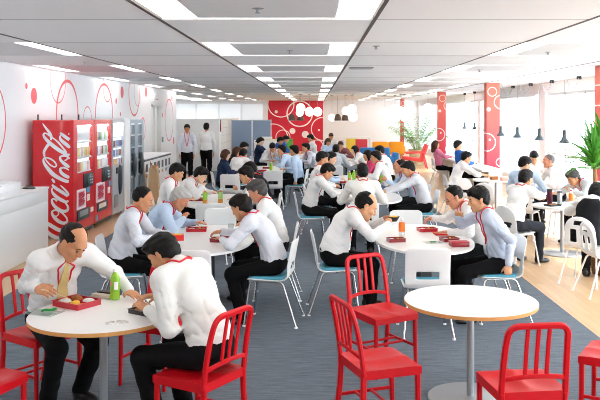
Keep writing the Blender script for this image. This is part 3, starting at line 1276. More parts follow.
b.obj('coin_panel', M_vblk, m3)
products('white and grey vending machine', 14.69, 15.41, [1.38, 1.2, 1.02], 8, 'sample drinks in the white machine', 8, 0.125, [7, 3, 5, 1, 4, 7])
# narrow white column between the machines
t = thing('cabinet_column', 'narrow tall white cabinet between the vending machines', 'cabinet', (MX, 15.53, 0))
b = MB()
b.box((-0.66, 0.0, 0.0), (-0.004, 0.42, 1.93), 0.006)
b.obj('body', M_white, t)
b = MB()
b.box((-0.004, 0.01, 0.04), (0.012, 0.41, 1.9), 0.004)
b.obj('door', M_white, t)
# two slim glass door machines
for k, (y0, y1, lab) in enumerate(((15.98, 16.60, 'slim grey blue glass door machine beside the narrow white cabinet'), (16.62, 17.25, 'slim grey blue glass door machine beside the recycling bins'))):
    t = vending('slim_vending_machine', lab, y0, y1, 0.66, 1.90, M_vblue, (y0 + 0.10, y1 - 0.16, 0.35, 1.82), [0.7, 1.02, 1.32, 1.58], 'slim')
    w = y1 - y0
    b = MB()
    M_ = Matrix.Translation((0.0, w * 0.60, 0.92)) @ Matrix.Rotation(PI / 2, 4, 'Y')
    b.lathe([(1.0, 0.0), (0.95, 0.03), (0.7, 0.045), (0.0, 0.05)], 24, M=M_ @ Matrix.Diagonal((0.26, 0.11, 1, 1)))
    b.obj('handle_plate', mat('dark_handle', '2f3a40', 0.3), t)
    b = MB()
    b.box((-0.04, w * 0.3, 1.38), (-0.03, w * 0.55, 1.56))
    b.box((-0.04, w * 0.3, 1.12), (-0.03, w * 0.6, 1.28))
    b.obj('display_card', [mat('card_violet', '6a5a70', 0.4)], t, smooth=False)
# little anti-tip brackets standing on the machines
for k, (px, y, w) in enumerate(((38.0, 12.45, 'leftmost'), (61.7, 12.5, 'middle'), (78.7, 13.0, 'rightmost'))):
    x = (px - HX) * y / FPX
    t = thing('machine_bracket', w + ' of the three small dark brackets standing on the red machines', 'bracket', (x, y, 1.915))
    b = MB()
    b.box((-0.012, -0.03, 0.0), (0.012, 0.03, 0.006))
    b.box((-0.012, -0.006, 0.0), (0.012, 0.006, 0.08), 0.002)
    b.obj('stay', M_dgrey, t, smooth=False)
    b = MB()
    b.lathe([(0.012, 0.075), (0.014, 0.082), (0.008, 0.095), (0, 0.096)], 10)
    b.obj('knob', M_black, t)

# script lettering up the side of the nearest machine, traced in the photo's plane of that side
def LR(ox, oy, pts):
    return [(ox + u / 13.333, oy + v / 13.333, w / 13.333) for u, v, w in pts]
LET = [
    LR(33, 115, [(128, 112, 8), (150, 145, 20), (185, 190, 30), (225, 245, 38), (243, 300, 36), (236, 335, 20)]),
    LR(33, 115, [(215, 275, 22), (185, 250, 18), (155, 243, 20), (140, 262, 26), (155, 300, 36), (200, 350, 44), (262, 405, 50), (335, 460, 50), (400, 500, 46), (455, 535, 42), (487, 520, 20)]),
    LR(33, 115, [(252, 296, 12), (290, 325, 18), (340, 370, 22), (400, 440, 22), (430, 480, 26), (445, 510, 24)]),
    LR(33, 115, [(362, 235, 24), (400, 268, 40), (440, 298, 42), (485, 330, 44)]),
    LR(33, 115, [(372, 262, 14), (360, 300, 26), (375, 335, 40), (420, 375, 46), (470, 415, 44), (488, 440, 24)]),
    LR(33, 115, [(470, 250, 22), (484, 252, 22)]),
    LR(33, 143, [(225, -5, 40), (180, 55, 36), (148, 115, 34), (150, 165, 26), (160, 205, 16), (190, 250, 15), (235, 295, 18), (285, 318, 20), (312, 300, 20), (290, 255, 20), (240, 215, 22), (190, 198, 18), (155, 200, 16), (138, 225, 22), (150, 270, 34), (190, 330, 44), (250, 400, 52), (300, 440, 50), (370, 480, 46), (430, 505, 44), (475, 515, 40)]),
    LR(33, 143, [(475, 215, 14), (480, 195, 14), (440, 178, 18), (395, 172, 22), (362, 190, 26), (368, 225, 34), (405, 265, 42), (450, 300, 44), (486, 322, 26)]),
    LR(33, 143, [(462, 190, 14), (450, 220, 16), (420, 232, 16)]),
    LR(33, 143, [(478, 362, 14), (440, 338, 20), (400, 328, 22), (365, 345, 28), (375, 390, 40), (420, 430, 44), (470, 455, 40), (484, 460, 20)]),
    LR(45, 170, [(92, 118, 16), (112, 145, 34), (128, 172, 18)]),
    LR(45, 170, [(95, 195, 22), (130, 232, 40), (190, 272, 42), (250, 310, 42), (300, 350, 30)]),
    LR(45, 170, [(205, 205, 12), (250, 245, 20), (295, 295, 26), (310, 330, 26), (285, 350, 18)]),
    LR(45, 170, [(100, 235, 16), (92, 275, 22), (115, 320, 38), (170, 370, 44), (230, 405, 44), (280, 425, 34), (312, 410, 20)]),
    LR(45, 198, [(160, 40, 26), (125, 12, 20), (98, 18, 22), (95, 55, 30), (125, 105, 40), (185, 155, 46), (250, 178, 42), (300, 160, 34), (305, 115, 26), (275, 70, 18), (240, 42, 12)]),
    LR(45, 198, [(190, 180, 16), (140, 162, 20), (102, 175, 24), (95, 210, 30), (130, 265, 42), (190, 315, 46), (250, 335, 40), (295, 310, 26), (285, 260, 20), (235, 205, 20), (185, 178, 16), (180, 215, 14), (150, 243, 14), (115, 228, 12)]),
    LR(45, 198, [(-10, 330, 34), (40, 345, 46), (100, 380, 50), (170, 420, 50), (250, 440, 44), (310, 410, 24)]),
    LR(45, 198, [(-10, 330, 30), (-15, 380, 34), (20, 440, 44), (90, 500, 50), (190, 540, 50), (270, 530, 36), (320, 480, 22)]),
]
LY = 12.24
letter_mesh('side_lettering', LET, lambda u, v: ((u - HX) * LY / FPX - MX, 0.004, EYE - (v - HY) * LY / FPX), (0, -1, 0), 0.005, mat('lettering_white', 'eef0f6', 0.4), m1)

# ------------------------------------------------------------------ recycling bins cabinet + paper bag
t = thing('recycling_bins', 'white recycling cabinet with a row of dark openings beyond the vending machines', 'recycling bins', (MX, 17.32, 0))
b = MB()
b.box((-0.66, 0.0, 0.0), (-0.02, 3.2, 0.97), 0.004)
b.obj('body', M_white, t)
b = MB()
b.box((-0.68, -0.01, 0.97), (0.01, 3.21, 1.0), 0.004)
b.obj('worktop', M_white, t)
b = MB()
b.box((-0.02, 0.02, 0.93), (0.004, 3.18, 0.965))
b.obj('shadow_gap', M_dgrey, t, smooth=False)
for k in range(7):
    y = 0.05 + k * 0.45
    b = MB()
    b.box((-0.02, y, 0.04), (0.0, y + 0.43, 0.92), 0.003)
    d = b.obj('bin_door', M_white, t)
    b = MB()
    b.box((-0.002, y + 0.11, 0.68), (0.006, y + 0.32, 0.86), 0.004)
    b.obj('bin_opening', M_dgrey, d)
    b = MB()
    b.box((0.0, y + 0.13, 0.55), (0.004, y + 0.3, 0.63))
    b.obj('bin_sign', mat('bin_sign_%d' % k, ['d98a4a', 'e0a060', 'd88b4a', '5c83c0', 'e0b060', '7d9cc8', 'd9d9d9'][k], 0.5), d, smooth=False)
t = thing('paper_bag', 'tan paper bag standing before the recycling bins', 'bag', (-3.66, 17.3, 0), math.radians(8))
b = MB()
M_tan = mat('tan_paper', 'd9b48a', 0.75, noise=0.06, nscale=8)
vs = [(-0.13, -0.26, 0), (0.13, -0.26, 0), (0.13, 0.26, 0), (-0.13, 0.26, 0), (-0.10, -0.25, 0.80), (0.08, -0.25, 0.80), (0.08, 0.25, 0.84), (-0.10, 0.25, 0.84), (-0.07, -0.245, 0.80), (0.05, -0.245, 0.80), (0.05, 0.245, 0.84), (-0.07, 0.245, 0.84), (-0.09, -0.2, 0.1), (0.07, -0.2, 0.1), (0.07, 0.2, 0.1), (-0.09, 0.2, 0.1)]
fs = [(0, 3, 2, 1)] + [(i, (i + 1) % 4, 4 + (i + 1) % 4, 4 + i) for i in range(4)] + [(4 + i, 4 + (i + 1) % 4, 8 + (i + 1) % 4, 8 + i) for i in range(4)] + [(8 + i, 8 + (i + 1) % 4, 12 + (i + 1) % 4, 12 + i) for i in range(4)] + [(12, 13, 14, 15)]
b.add(vs, fs)
b.obj('bag_body', M_tan, t, smooth=False)
for xx in (-0.085, 0.065):
    b = MB()
    b.tube(smooth_line([(xx, -0.1, 0.80), (xx, -0.09, 0.9), (xx, 0.0, 0.94), (xx, 0.09, 0.9), (xx, 0.1, 0.80)], 5), 0.006, 6)
    b.obj('bag_handle', mat('bag_cord', 'c06a50', 0.7), t)
# small wall fittings by the recessed door
for nm, lab, y, z, sy, sz, cat in (('wall_unit', 'white box unit on the ringed wall above the recessed door', 22.3, 2.5, 0.35, 0.12, 'wall unit'),
                                   ('light_switch', 'small grey switch plate on the ringed wall right of the recessed door', 23.25, 1.25, 0.06, 0.08, 'switch')):
    t = thing(nm, lab, cat, (WL, y, z))
    b = MB()
    b.box((0, -sy, -sz), (0.03, sy, sz), 0.008)
    b.obj('cover', M_plast if nm == 'wall_unit' else M_grey, t)
    b = MB()
    b.box((0.03, -sy * 0.5, -sz * 0.5), (0.036, sy * 0.5, -sz * 0.2), 0.002)
    b.obj('louvre' if nm == 'wall_unit' else 'rocker', M_grey, t)

# ------------------------------------------------------------------ partitions and far furniture
t = thing('white_locker_wall', 'tall white locker partition behind the two standing men', 'partition', (-5.0, 27.0, 0))
b = MB()
b.box((-1.6, 0, 0), (1.6, 0.4, 1.86), 0.004)
b.obj('front_panel', M_white, t)
b = MB()
b.box((1.2, 0.4, 0), (1.6, 7.2, 1.86), 0.004)
b.obj('side_panel', mat('locker_cream', 'ece8e2', 0.5), t)
for k in range(6):
    b = MB()
    b.box((1.6, 0.5, 0.12 + 0.28 * k), (1.606, 7.1, 0.128 + 0.28 * k))
    b.obj('groove_rail', M_grey, t, smooth=False)
for k in range(3):
    b = MB()
    b.box((-1.45, -0.006, 0.75 + 0.5 * k), (-1.37, 0.0, 0.78 + 0.5 * k))
    b.obj('locker_lock', M_dgrey, t, smooth=False)
t = thing('hanging_sign', 'small brown and red vertical sign on the locker partition', 'sign', (-3.395, 27.25, 1.62))
b = MB()
b.box((0, -0.06, -0.22), (0.02, 0.08, 0.22), 0.003)
b.obj('board', mat('sign_brown', '8a5b46', 0.5), t)
b = MB()
b.box((-0.01, -0.063, -0.2), (0.022, -0.06, 0.05))
b.obj('red_band', M_red, t, smooth=False)
M_pblue = mat('partition_blue_fabric', '8a9cb4', 0.9, bump=0.2, bscale=200)
t = thing('blue_partition', 'grey blue fabric partition with silver frame left of the red ringed wall', 'partition', (-2.5, 30.0, 0))
for x0, x1 in ((-0.8, 0.0), (0.02, 0.75)):
    b = MB()
    b.box((x0 + 0.02, -0.02, 0.08), (x1 - 0.02, 0.02, 1.78))
    b.obj('fabric_panel', M_pblue, t, smooth=False)
for x in (-0.8, 0.0, 0.76):
    b = MB()
    b.box((x - 0.02, -0.03, 0.0), (x + 0.02, 0.03, 1.82), 0.004)
    b.obj('post', M_vsil, t)
b = MB()
b.box((-0.8, -0.03, 1.78), (0.78, 0.03, 1.81), 0.004)
b.obj('top_rail', M_vsil, t)
t = thing('white_cabinet', 'white cabinet with cream trays on it, before the blue partition', 'cabinet', (-1.55, 26.5, 0))
b = MB()
b.box((-0.55, -0.3, 0.0), (0.5, 0.3, 1.12), 0.01)
b.obj('body', M_white, t)
for s in (-0.275, 0.25):
    b = MB()
    b.box((s - 0.25, -0.315, 0.05), (s + 0.25, -0.3, 1.08), 0.004)
    b.obj('door', M_white, t)
t = thing('cream_tray', 'cream tray of papers on top of the white cabinet', 'tray', (-1.6, 26.5, 1.12))
b = MB()
b.box((-0.3, -0.2, 0), (0.3, 0.2, 0.03), 0.006)
b.obj('tray', mat('cream_tray', 'f2dfb4', 0.5), t)
b = MB()
b.box((-0.26, -0.16, 0.03), (0.1, 0.16, 0.12), 0.004)
b.obj('paper_stack', M_white, t)

M_sblue = mat('sofa_blue', '2f7fc0', 0.8)
M_sorng = mat('sofa_orange', 'f2a01e', 0.8)
M_sred = mat('armchair_red', 'e04a48', 0.6)
M_sleg = {'b': mat('sofa_leg_blue', '2f6fae', 0.5), 'o': mat('sofa_leg_wood', 'c98a4a', 0.5)}
def sofa(name, label, x, y, rz, w, m_, leg, two=False):
    t = thing(name, label, 'sofa', (x, y, 0), math.radians(rz))
    b = MB()
    b.box((-w / 2, -0.35, 0.22), (w / 2, 0.40, 0.44), 0.05)
    b.obj('seat', m_, t)
    for s in ((-1, 1) if two else (0,)):
        b = MB()
        ww = w / 2 if two else w * 0.8
        c = s * w / 4 if two else -w * 0.1
        b.box((c - ww / 2 + 0.01, -0.42, 0.24), (c + ww / 2 - 0.01, -0.24, 0.80), 0.06)
        b.obj('backrest', m_, t)
    b = MB()
    b.box((w / 2 - 0.16, -0.36, 0.24), (w / 2 + 0.04, 0.40, 0.60), 0.05)
    b.obj('arm', m_, t)
    for sx in (-1, 1):
        for sy in (-0.3, 0.32):
            b = MB()
            b.lathe([(0.02, 0.0), (0.032, 0.24)], 10, (sx * (w / 2 - 0.1), sy, 0))
            b.obj('leg', M_sleg[leg], t)
    return t
sofa('blue_sofa', 'bright blue sofa with its back to us before the orange one', 2.35, 28.4, 0, 1.42, M_sblue, 'b')
sofa('orange_sofa', 'orange sofa with two back cushions beyond the blue sofa', 3.3, 34.6, 0, 1.45, M_sorng, 'o', True)
t = thing('red_armchair', 'red armchair in profile with slanted back beside the big palm', 'armchair', (3.7, 28.6, 0), math.radians(178))
b = MB()
b.bar([(-0.33, 0, 0.30), (0.42, 0, 0.40)], 0.12, 0.62, (0, 0, 1))
b.obj('seat', M_sred, t)
b = MB()
b.bar([(-0.28, 0, 0.30), (-0.50, 0, 0.90)], 0.12, 0.62, (1, 0, 0.3))
b.obj('backrest', M_sred, t)
for s in (-1, 1):
    b = MB()
    b.bar(fillet([(-0.42, s * 0.33, 0.60), (0.30, s * 0.33, 0.58)], 0.03), 0.05, 0.06, (0, 0, 1))
    b.obj('arm', M_sred, t)
    b = MB()
    b.bar([(0.36, s * 0.31, 0.36), (0.30, s * 0.31, 0.0)], 0.05, 0.05, (1, 0, 0))
    b.obj('leg', M_sred, t)
    b = MB()
    b.bar([(-0.34, s * 0.31, 0.6), (-0.50, s * 0.31, 0.0)], 0.05, 0.05, (1, 0, 0))
    b.obj('leg', M_sred, t)
# low shelf with books against the far wall
t = thing('book_shelf', 'low white shelf with coloured books at the far wall', 'shelf', (1.75, 38.0, 0))
for z in (0.05, 0.45, 0.85, 0.88):
    b = MB()
    b.box((-1.0, -0.18, z), (1.0, 0.18, z + 0.03))
    b.obj('shelf_board', M_white, t, smooth=False)
for x in (-1.0, 0.0, 0.97):
    b = MB()
    b.box((x, -0.18, 0.0), (x + 0.03, 0.18, 0.91))
    b.obj('upright', M_white, t, smooth=False)
STRONG = {k: mat('strong_' + k, c, 0.5) for k, c in (('blue', '2f62b0'), ('yellow', 'e9c93a'), ('red', 'd03040'), ('green', '5aa83c'))}
bc = [(STRONG['blue'], 'blue'), (STRONG['yellow'], 'yellow'), (STRONG['red'], 'red'), (CANC[4], 'white')]
for k in range(14):
    m_, w = bc[(k * 3) % 4]
    x = 0.87 + 0.13 * k
    if abs(x - 1.765) < 0.07:
        continue
    t = thing('book', 'upright %s book on the low shelf by the far wall' % w, 'book', (x, 37.95, 0.482), 0, w + ' books on the far shelf')
    b = MB()
    b.box((-0.03, -0.1, 0), (0.03, 0.1, 0.26), 0.003)
    b.obj('cover', m_, t)
    b = MB()
    b.box((-0.024, -0.103, 0.006), (0.024, 0.09, 0.255))
    b.obj('pages', M_white, t, smooth=False)
# bright play shelves in front of the red wall
for k, (x, y, m_, lab) in enumerate(((-1.75, 32.0, STRONG['yellow'], 'yellow chair back in front of the red ringed wall'), (-1.2, 32.4, STRONG['green'], 'green chair back in front of the red ringed wall'), (1.6, 32.5, STRONG['yellow'], 'yellow chair back before the far white wall'), (1.95, 31.6, STRONG['red'], 'red chair back before the far white wall'))):
    t = thing('lounge_chair', lab, 'chair', (x, y, 0), math.radians(-90))
    b = MB()
    b.box((-0.25, -0.25, 0.38), (0.25, 0.25, 0.45), 0.03)
    b.obj('seat', m_, t)
    b = MB()
    b.bar([(-0.22, 0, 0.42), (-0.32, 0, 0.98)], 0.06, 0.5, (1, 0, 0.2))
    b.obj('backrest', m_, t)
    for sx in (-0.2, 0.2):
        for sy in (-0.2, 0.2):
            b = MB()
            b.lathe([(0.014, 0), (0.02, 0.4)], 8, (sx, sy, 0))
            b.obj('leg', M_white, t)

# ------------------------------------------------------------------ pendant lamps
M_lamp = mat('lamp_slate', '3c4a50', 0.45)
M_cord = mat('cord_grey', '8d9194', 0.6)
def shade_lamp(x, y, zb, label, canopy, k):
    t = thing('pendant_lamp', label, 'lamp', (x, y, zb), 0, 'slate pendant lamps by the window')
    b = MB()
    b.lathe([(0.092, 0.0), (0.096, 0.012), (0.088, 0.028), (0.055, 0.062), (0.038, 0.10), (0.034, 0.11), (0.034, 0.215), (0.026, 0.232), (0.0, 0.236)], 28)
    b.lathe([(0.088, 0.004), (0.05, 0.05), (0.0, 0.06)], 28)
    b.obj('shade', M_lamp, t)
    b = MB()
    b.tube([(0, 0, 0.23), (0, 0, HC - zb)], 0.004, 6)
    b.obj('cord', M_cord, t)
    b = MB()
    b.ball((0, 0, 0.03), 0.03, 12, 8)
    b.obj('bulb', M_plast, t)
    b = MB()
    cx, cy = canopy[0] - x, canopy[1] - y
    b.lathe([(0.05, 0.0), (0.05, -0.07), (0.0, -0.072)], 16, (cx, cy, HC - zb))
    b.obj('ceiling_canopy', M_black, t)
    if abs(cx) + abs(cy) > 0.1:
        b = MB()
        n = 12
        pts = [(cx * i / n, cy * i / n, HC - zb - 0.02 - 0.28 * math.sin(PI * i / n)) for i in range(n + 1)]
        b.tube(pts, 0.004, 6)
        b.obj('swag_cord', M_cord, t)
    return t
for k, (y, cy) in enumerate(((13.6, 15.6), (15.1, 17.4), (16.75, 19.1), (18.25, 20.8))):
    w = ['nearest', 'second nearest', 'third nearest', 'fourth nearest'][k]
    shade_lamp(4.46, y, 1.50, w + ' of the large slate pendant lamps by the window', (5.42, cy), k)
for k, y in enumerate((24.2, 25.9, 27.6)):
    w = ['nearest', 'middle', 'farthest'][k]
    shade_lamp(5.44, y, 1.50, w + ' of the three small slate pendants between the red columns', (5.44, y), k)
t = thing('pendant_lamp', 'slate pendant canopy cord at the photo edge above the dracaena', 'lamp', (4.46, 12.15, 1.50), 0, 'slate pendant lamps by the window')
bpy.data.objects.remove(t)
GL = [(300.7, 108, 9), (299.7, 112.8, 7.5), (309.5, 111.8, 9), (317.6, 111.8, 9), (332, 117.8, 7), (346, 111, 8), (352, 109, 9), (353, 117, 9), (385, 112.4, 9), (395, 109.4, 9), (401, 111.2, 9), (404.3, 117.5, 8), (428, 108.6, 10)]
for k, (px, py, d) in enumerate(GL):
    y = [29, 28.6, 29.4, 30, 31, 30, 30.6, 29.2, 30, 30.8, 29.6, 29, 28][k]
    x, z = XZ(px, py, y)
    r = d / 2 * y / FPX
    col = 'red ringed wall' if px < 325 else ('white far wall' if px < 420 else 'window bay by the palm')
    w = ['highest', 'lower', 'middle', 'rightmost', 'lowest', 'left upper', 'highest', 'right lower', 'leftmost', 'highest', 'right upper', 'lowest', 'single'][k]
    sec = ['of the globes before the red ringed wall', 'of the globes before the pale niche', 'of the globes above the sofas'][0 if k < 4 else 1 if k < 8 else 2] if k < 12 else 'globe near the window by the palm'
    t = thing('globe_pendant', 'glowing white globe pendant, %s %s' % (w, sec), 'lamp', (x, y, z), 0, 'white globe pendants')
    b = MB()
    b.ball((0, 0, 0), r, 24, 16)
    b.obj('globe', M_globe, t)
    b = MB()
    b.tube([(0, 0, r), (0, 0, HC - z)], 0.005, 6)
    b.lathe([(0.06, 0.0), (0.06, -0.03), (0.0, -0.032)], 12, (0, 0, HC - z))
    b.obj('cord', M_cord, t)
M_dome = mat('dome_bronze', '4a3a30', 0.4, 0.3)
for k, (px, y, lab) in enumerate(((291.9, 30, 'left of the two dark dome pendants before the red ringed wall'), (300.2, 30.4, 'right of the two dark dome pendants before the red ringed wall'), (337.6, 30, 'left of the two dark dome pendants before the pale niche'), (345.0, 30.4, 'right of the two dark dome pendants before the pale niche'))):
    x, z = XZ(px, 120.6, y)
    t = thing('dome_pendant', lab, 'lamp', (x, y, z), 0, 'dark dome pendants')
    b = MB()
    b.lathe([(0.14, 0.0), (0.14, 0.08), (0.12, 0.17), (0.08, 0.235), (0.03, 0.265), (0.0, 0.268)], 24)
    b.obj('shade', M_dome, t)
    b = MB()
    b.tube([(0, 0, 0.26), (0, 0, HC - z)], 0.005, 6)
    b.obj('cord', M_cord, t)
    b = MB()
    b.lathe([(0.12, -0.004), (0.12, 0.0), (0.0, 0.0)], 20)
    b.obj('diffuser', M_plast, t)

# ------------------------------------------------------------------ plants
M_leaf = mat('leaf_green', '4f9a32', 0.45, noise=0.3, nscale=9)
M_leaf2 = mat('palm_leaf', '86b878', 0.5, noise=0.25, nscale=9)
M_bark = mat('bark', '9a7350', 0.85, noise=0.3, nscale=30, bump=0.6, bscale=40)
M_pot = mat('pot_cream', 'd9d0c0', 0.5)
M_soil = mat('soil', '4a3a2c', 0.95, noise=0.3)
def blade(b, base, d, L, w, droop, rnd, n=9):
    """one long strap leaf arching outward"""
    d = Vector(d).normalized()
    side = d.cross(Vector((0, 0, 1)))
    if side.length < 0.05:
        side = Vector((1, 0, 0))
    side.normalize()
    p = Vector(base)
    vs, fs = [], []
    for i in range(n + 1):
        t_ = i / n
        ww = w * math.sin(PI * min(1, 0.12 + 0.88 * t_) ** 0.8) ** 0.8 * 0.5 if i < n else 0.0005
        up = side.cross(d).normalized()
        vs += [tuple(p + side * ww + up * ww * 0.35), tuple(p), tuple(p - side * ww + up * ww * 0.35)]
        d = (d + Vector((0, 0, -droop / n * (0.4 + t_ * 1.4)))).normalized()
        p = p + d * (L / n)
    for i in range(n):
        a = 3 * i
        fs += [(a, a + 1, a + 4, a + 3), (a + 1, a + 2, a + 5, a + 4)]
    b.add(vs, fs)

def potted(name, label, x, y, pot_h, pot_r, stem_h, heads, m_):
    t = thing(name, label, 'plant', (x, y, 0))
    b = MB()
    b.lathe([(0.0, 0.0), (pot_r * 0.8, 0), (pot_r, pot_h), (pot_r * 0.92, pot_h), (pot_r * 0.88, pot_h - 0.04)], 28)
    b.obj('pot', M_pot, t)
    b = MB()
    b.lathe([(pot_r * 0.9, pot_h - 0.045), (0, pot_h - 0.035)], 28)
    b.obj('soil', M_soil, t)
    rnd = random.Random(len(label))
    for hx, hy, hz, L, nl, w, dr in heads:
        b = MB()
        b.tube(smooth_line([(hx * 0.3, hy * 0.3, pot_h - 0.05), (hx * 0.6, hy * 0.6, hz * 0.6), (hx, hy, hz)], 5), 0.032 if m_ is M_leaf else 0.014, 10)
        b.obj('trunk', M_bark, t)
        b = MB()
        for k in range(nl):
            a = k * 2.399 + rnd.random() * 0.5
            el = 0.25 + 1.15 * (k / nl) + rnd.uniform(-0.1, 0.1)
            blade(b, (hx, hy, hz - 0.1 + 0.12 * k / nl), (math.cos(a) * math.cos(el), math.sin(a) * math.cos(el), math.sin(el)), L * rnd.uniform(0.8, 1.1), w, dr * rnd.uniform(0.8, 1.2), rnd)
        b.obj('leaves', m_, t, weld=False)
    return t
potted('dracaena_plant', 'green dracaena with a thick trunk at the right edge of the window side', 4.12, 11.05, 0.42, 0.15, 1.2, [(-0.06, 0.0, 1.30, 0.66, 46, 0.07, 1.0), (0.12, 0.1, 1.5, 0.62, 36, 0.065, 0.9)], M_leaf)
def palm(name, label, x, y, h):
    t = thing(name, label, 'plant', (x, y, 0))
    b = MB()
    b.lathe([(0.0, 0.0), (0.28, 0), (0.34, 0.62), (0.31, 0.62), (0.3, 0.58)], 28)
    b.obj('pot', mat('pot_sand', 'd8bf98', 0.6), t)
    b = MB()
    b.lathe([(0.31, 0.575), (0, 0.58)], 24)
    b.obj('soil', M_soil, t)
    rnd = random.Random(4)
    for k in range(22):
        a = k * 2.399
        el = rnd.uniform(0.6, 1.4)
        L = h * rnd.uniform(0.75, 1.0)
        d = Vector((math.cos(a) * math.cos(el), math.sin(a) * math.cos(el), math.sin(el)))
        p = Vector((0.08 * math.cos(a), 0.08 * math.sin(a), 0.56))
        stem, dirs = [tuple(p)], []
        n = 14
        for i in range(n):
            p = p + d * (L / n)
            d = (d + Vector((0, 0, -0.075 * (0.3 + i / n * 1.6)))).normalized()
            stem.append(tuple(p))
            dirs.append(d.copy())
        b = MB()
        b.tube(stem, 0.008, 5, scale=[1 - 0.7 * i / n for i in range(n + 1)])
        for i in range(4, n):
            for s in (-1, 1):
                sd_ = dirs[i].cross(Vector((0, 0, 1))).normalized() * s
                blade(b, stem[i], dirs[i] * 0.6 + sd_, 0.42 * (1 - 0.5 * abs(i / n - 0.6)), 0.05, 0.9, rnd, 5)
        b.obj('frond', M_leaf2, t, weld=False)
    return t
palm('potted_palm', 'big feathery palm in a sand coloured pot by the far windows', 4.1, 30.6, 1.75)
# ------------------------------------------------------------------ figures: signed-distance bodies turned into continuous meshes
V3 = lambda *a: np.array(a, float)


def unit(v):
    v = np.asarray(v, float)
    return v / (np.linalg.norm(v) + 1e-12)


def cone(a, b, r1, r2):
    a, b = np.asarray(a, float), np.asarray(b, float)
    r = max(r1, r2)
    ab = b - a
    L2 = float(ab @ ab) + 1e-12
    def f(X, Y, Z):
        px, py, pz = X - a[0], Y - a[1], Z - a[2]
        t = np.clip((px * ab[0] + py * ab[1] + pz * ab[2]) / L2, 0, 1)
        return np.sqrt((px - t * ab[0]) ** 2 + (py - t * ab[1]) ** 2 + (pz - t * ab[2]) ** 2) - (r1 + (r2 - r1) * t)
    return (np.minimum(a, b) - r, np.maximum(a, b) + r, f)


def ell(c, r, R=None):
    c, r = np.asarray(c, float), np.asarray(r, float)
    R = np.eye(3) if R is None else R
    ext = np.sqrt(((R * r) ** 2).sum(1))
    def f(X, Y, Z):
        px, py, pz = X - c[0], Y - c[1], Z - c[2]
        k0 = 0
        k1 = 0
        for i in range(3):
            q = (px * R[0, i] + py * R[1, i] + pz * R[2, i]) / r[i]
            k0 = k0 + q * q
            k1 = k1 + (q / r[i]) ** 2
        k0 = np.sqrt(k0)
        return k0 * (k0 - 1.0) / np.maximum(np.sqrt(k1), 1e-6)
    return (c - ext, c + ext, f)


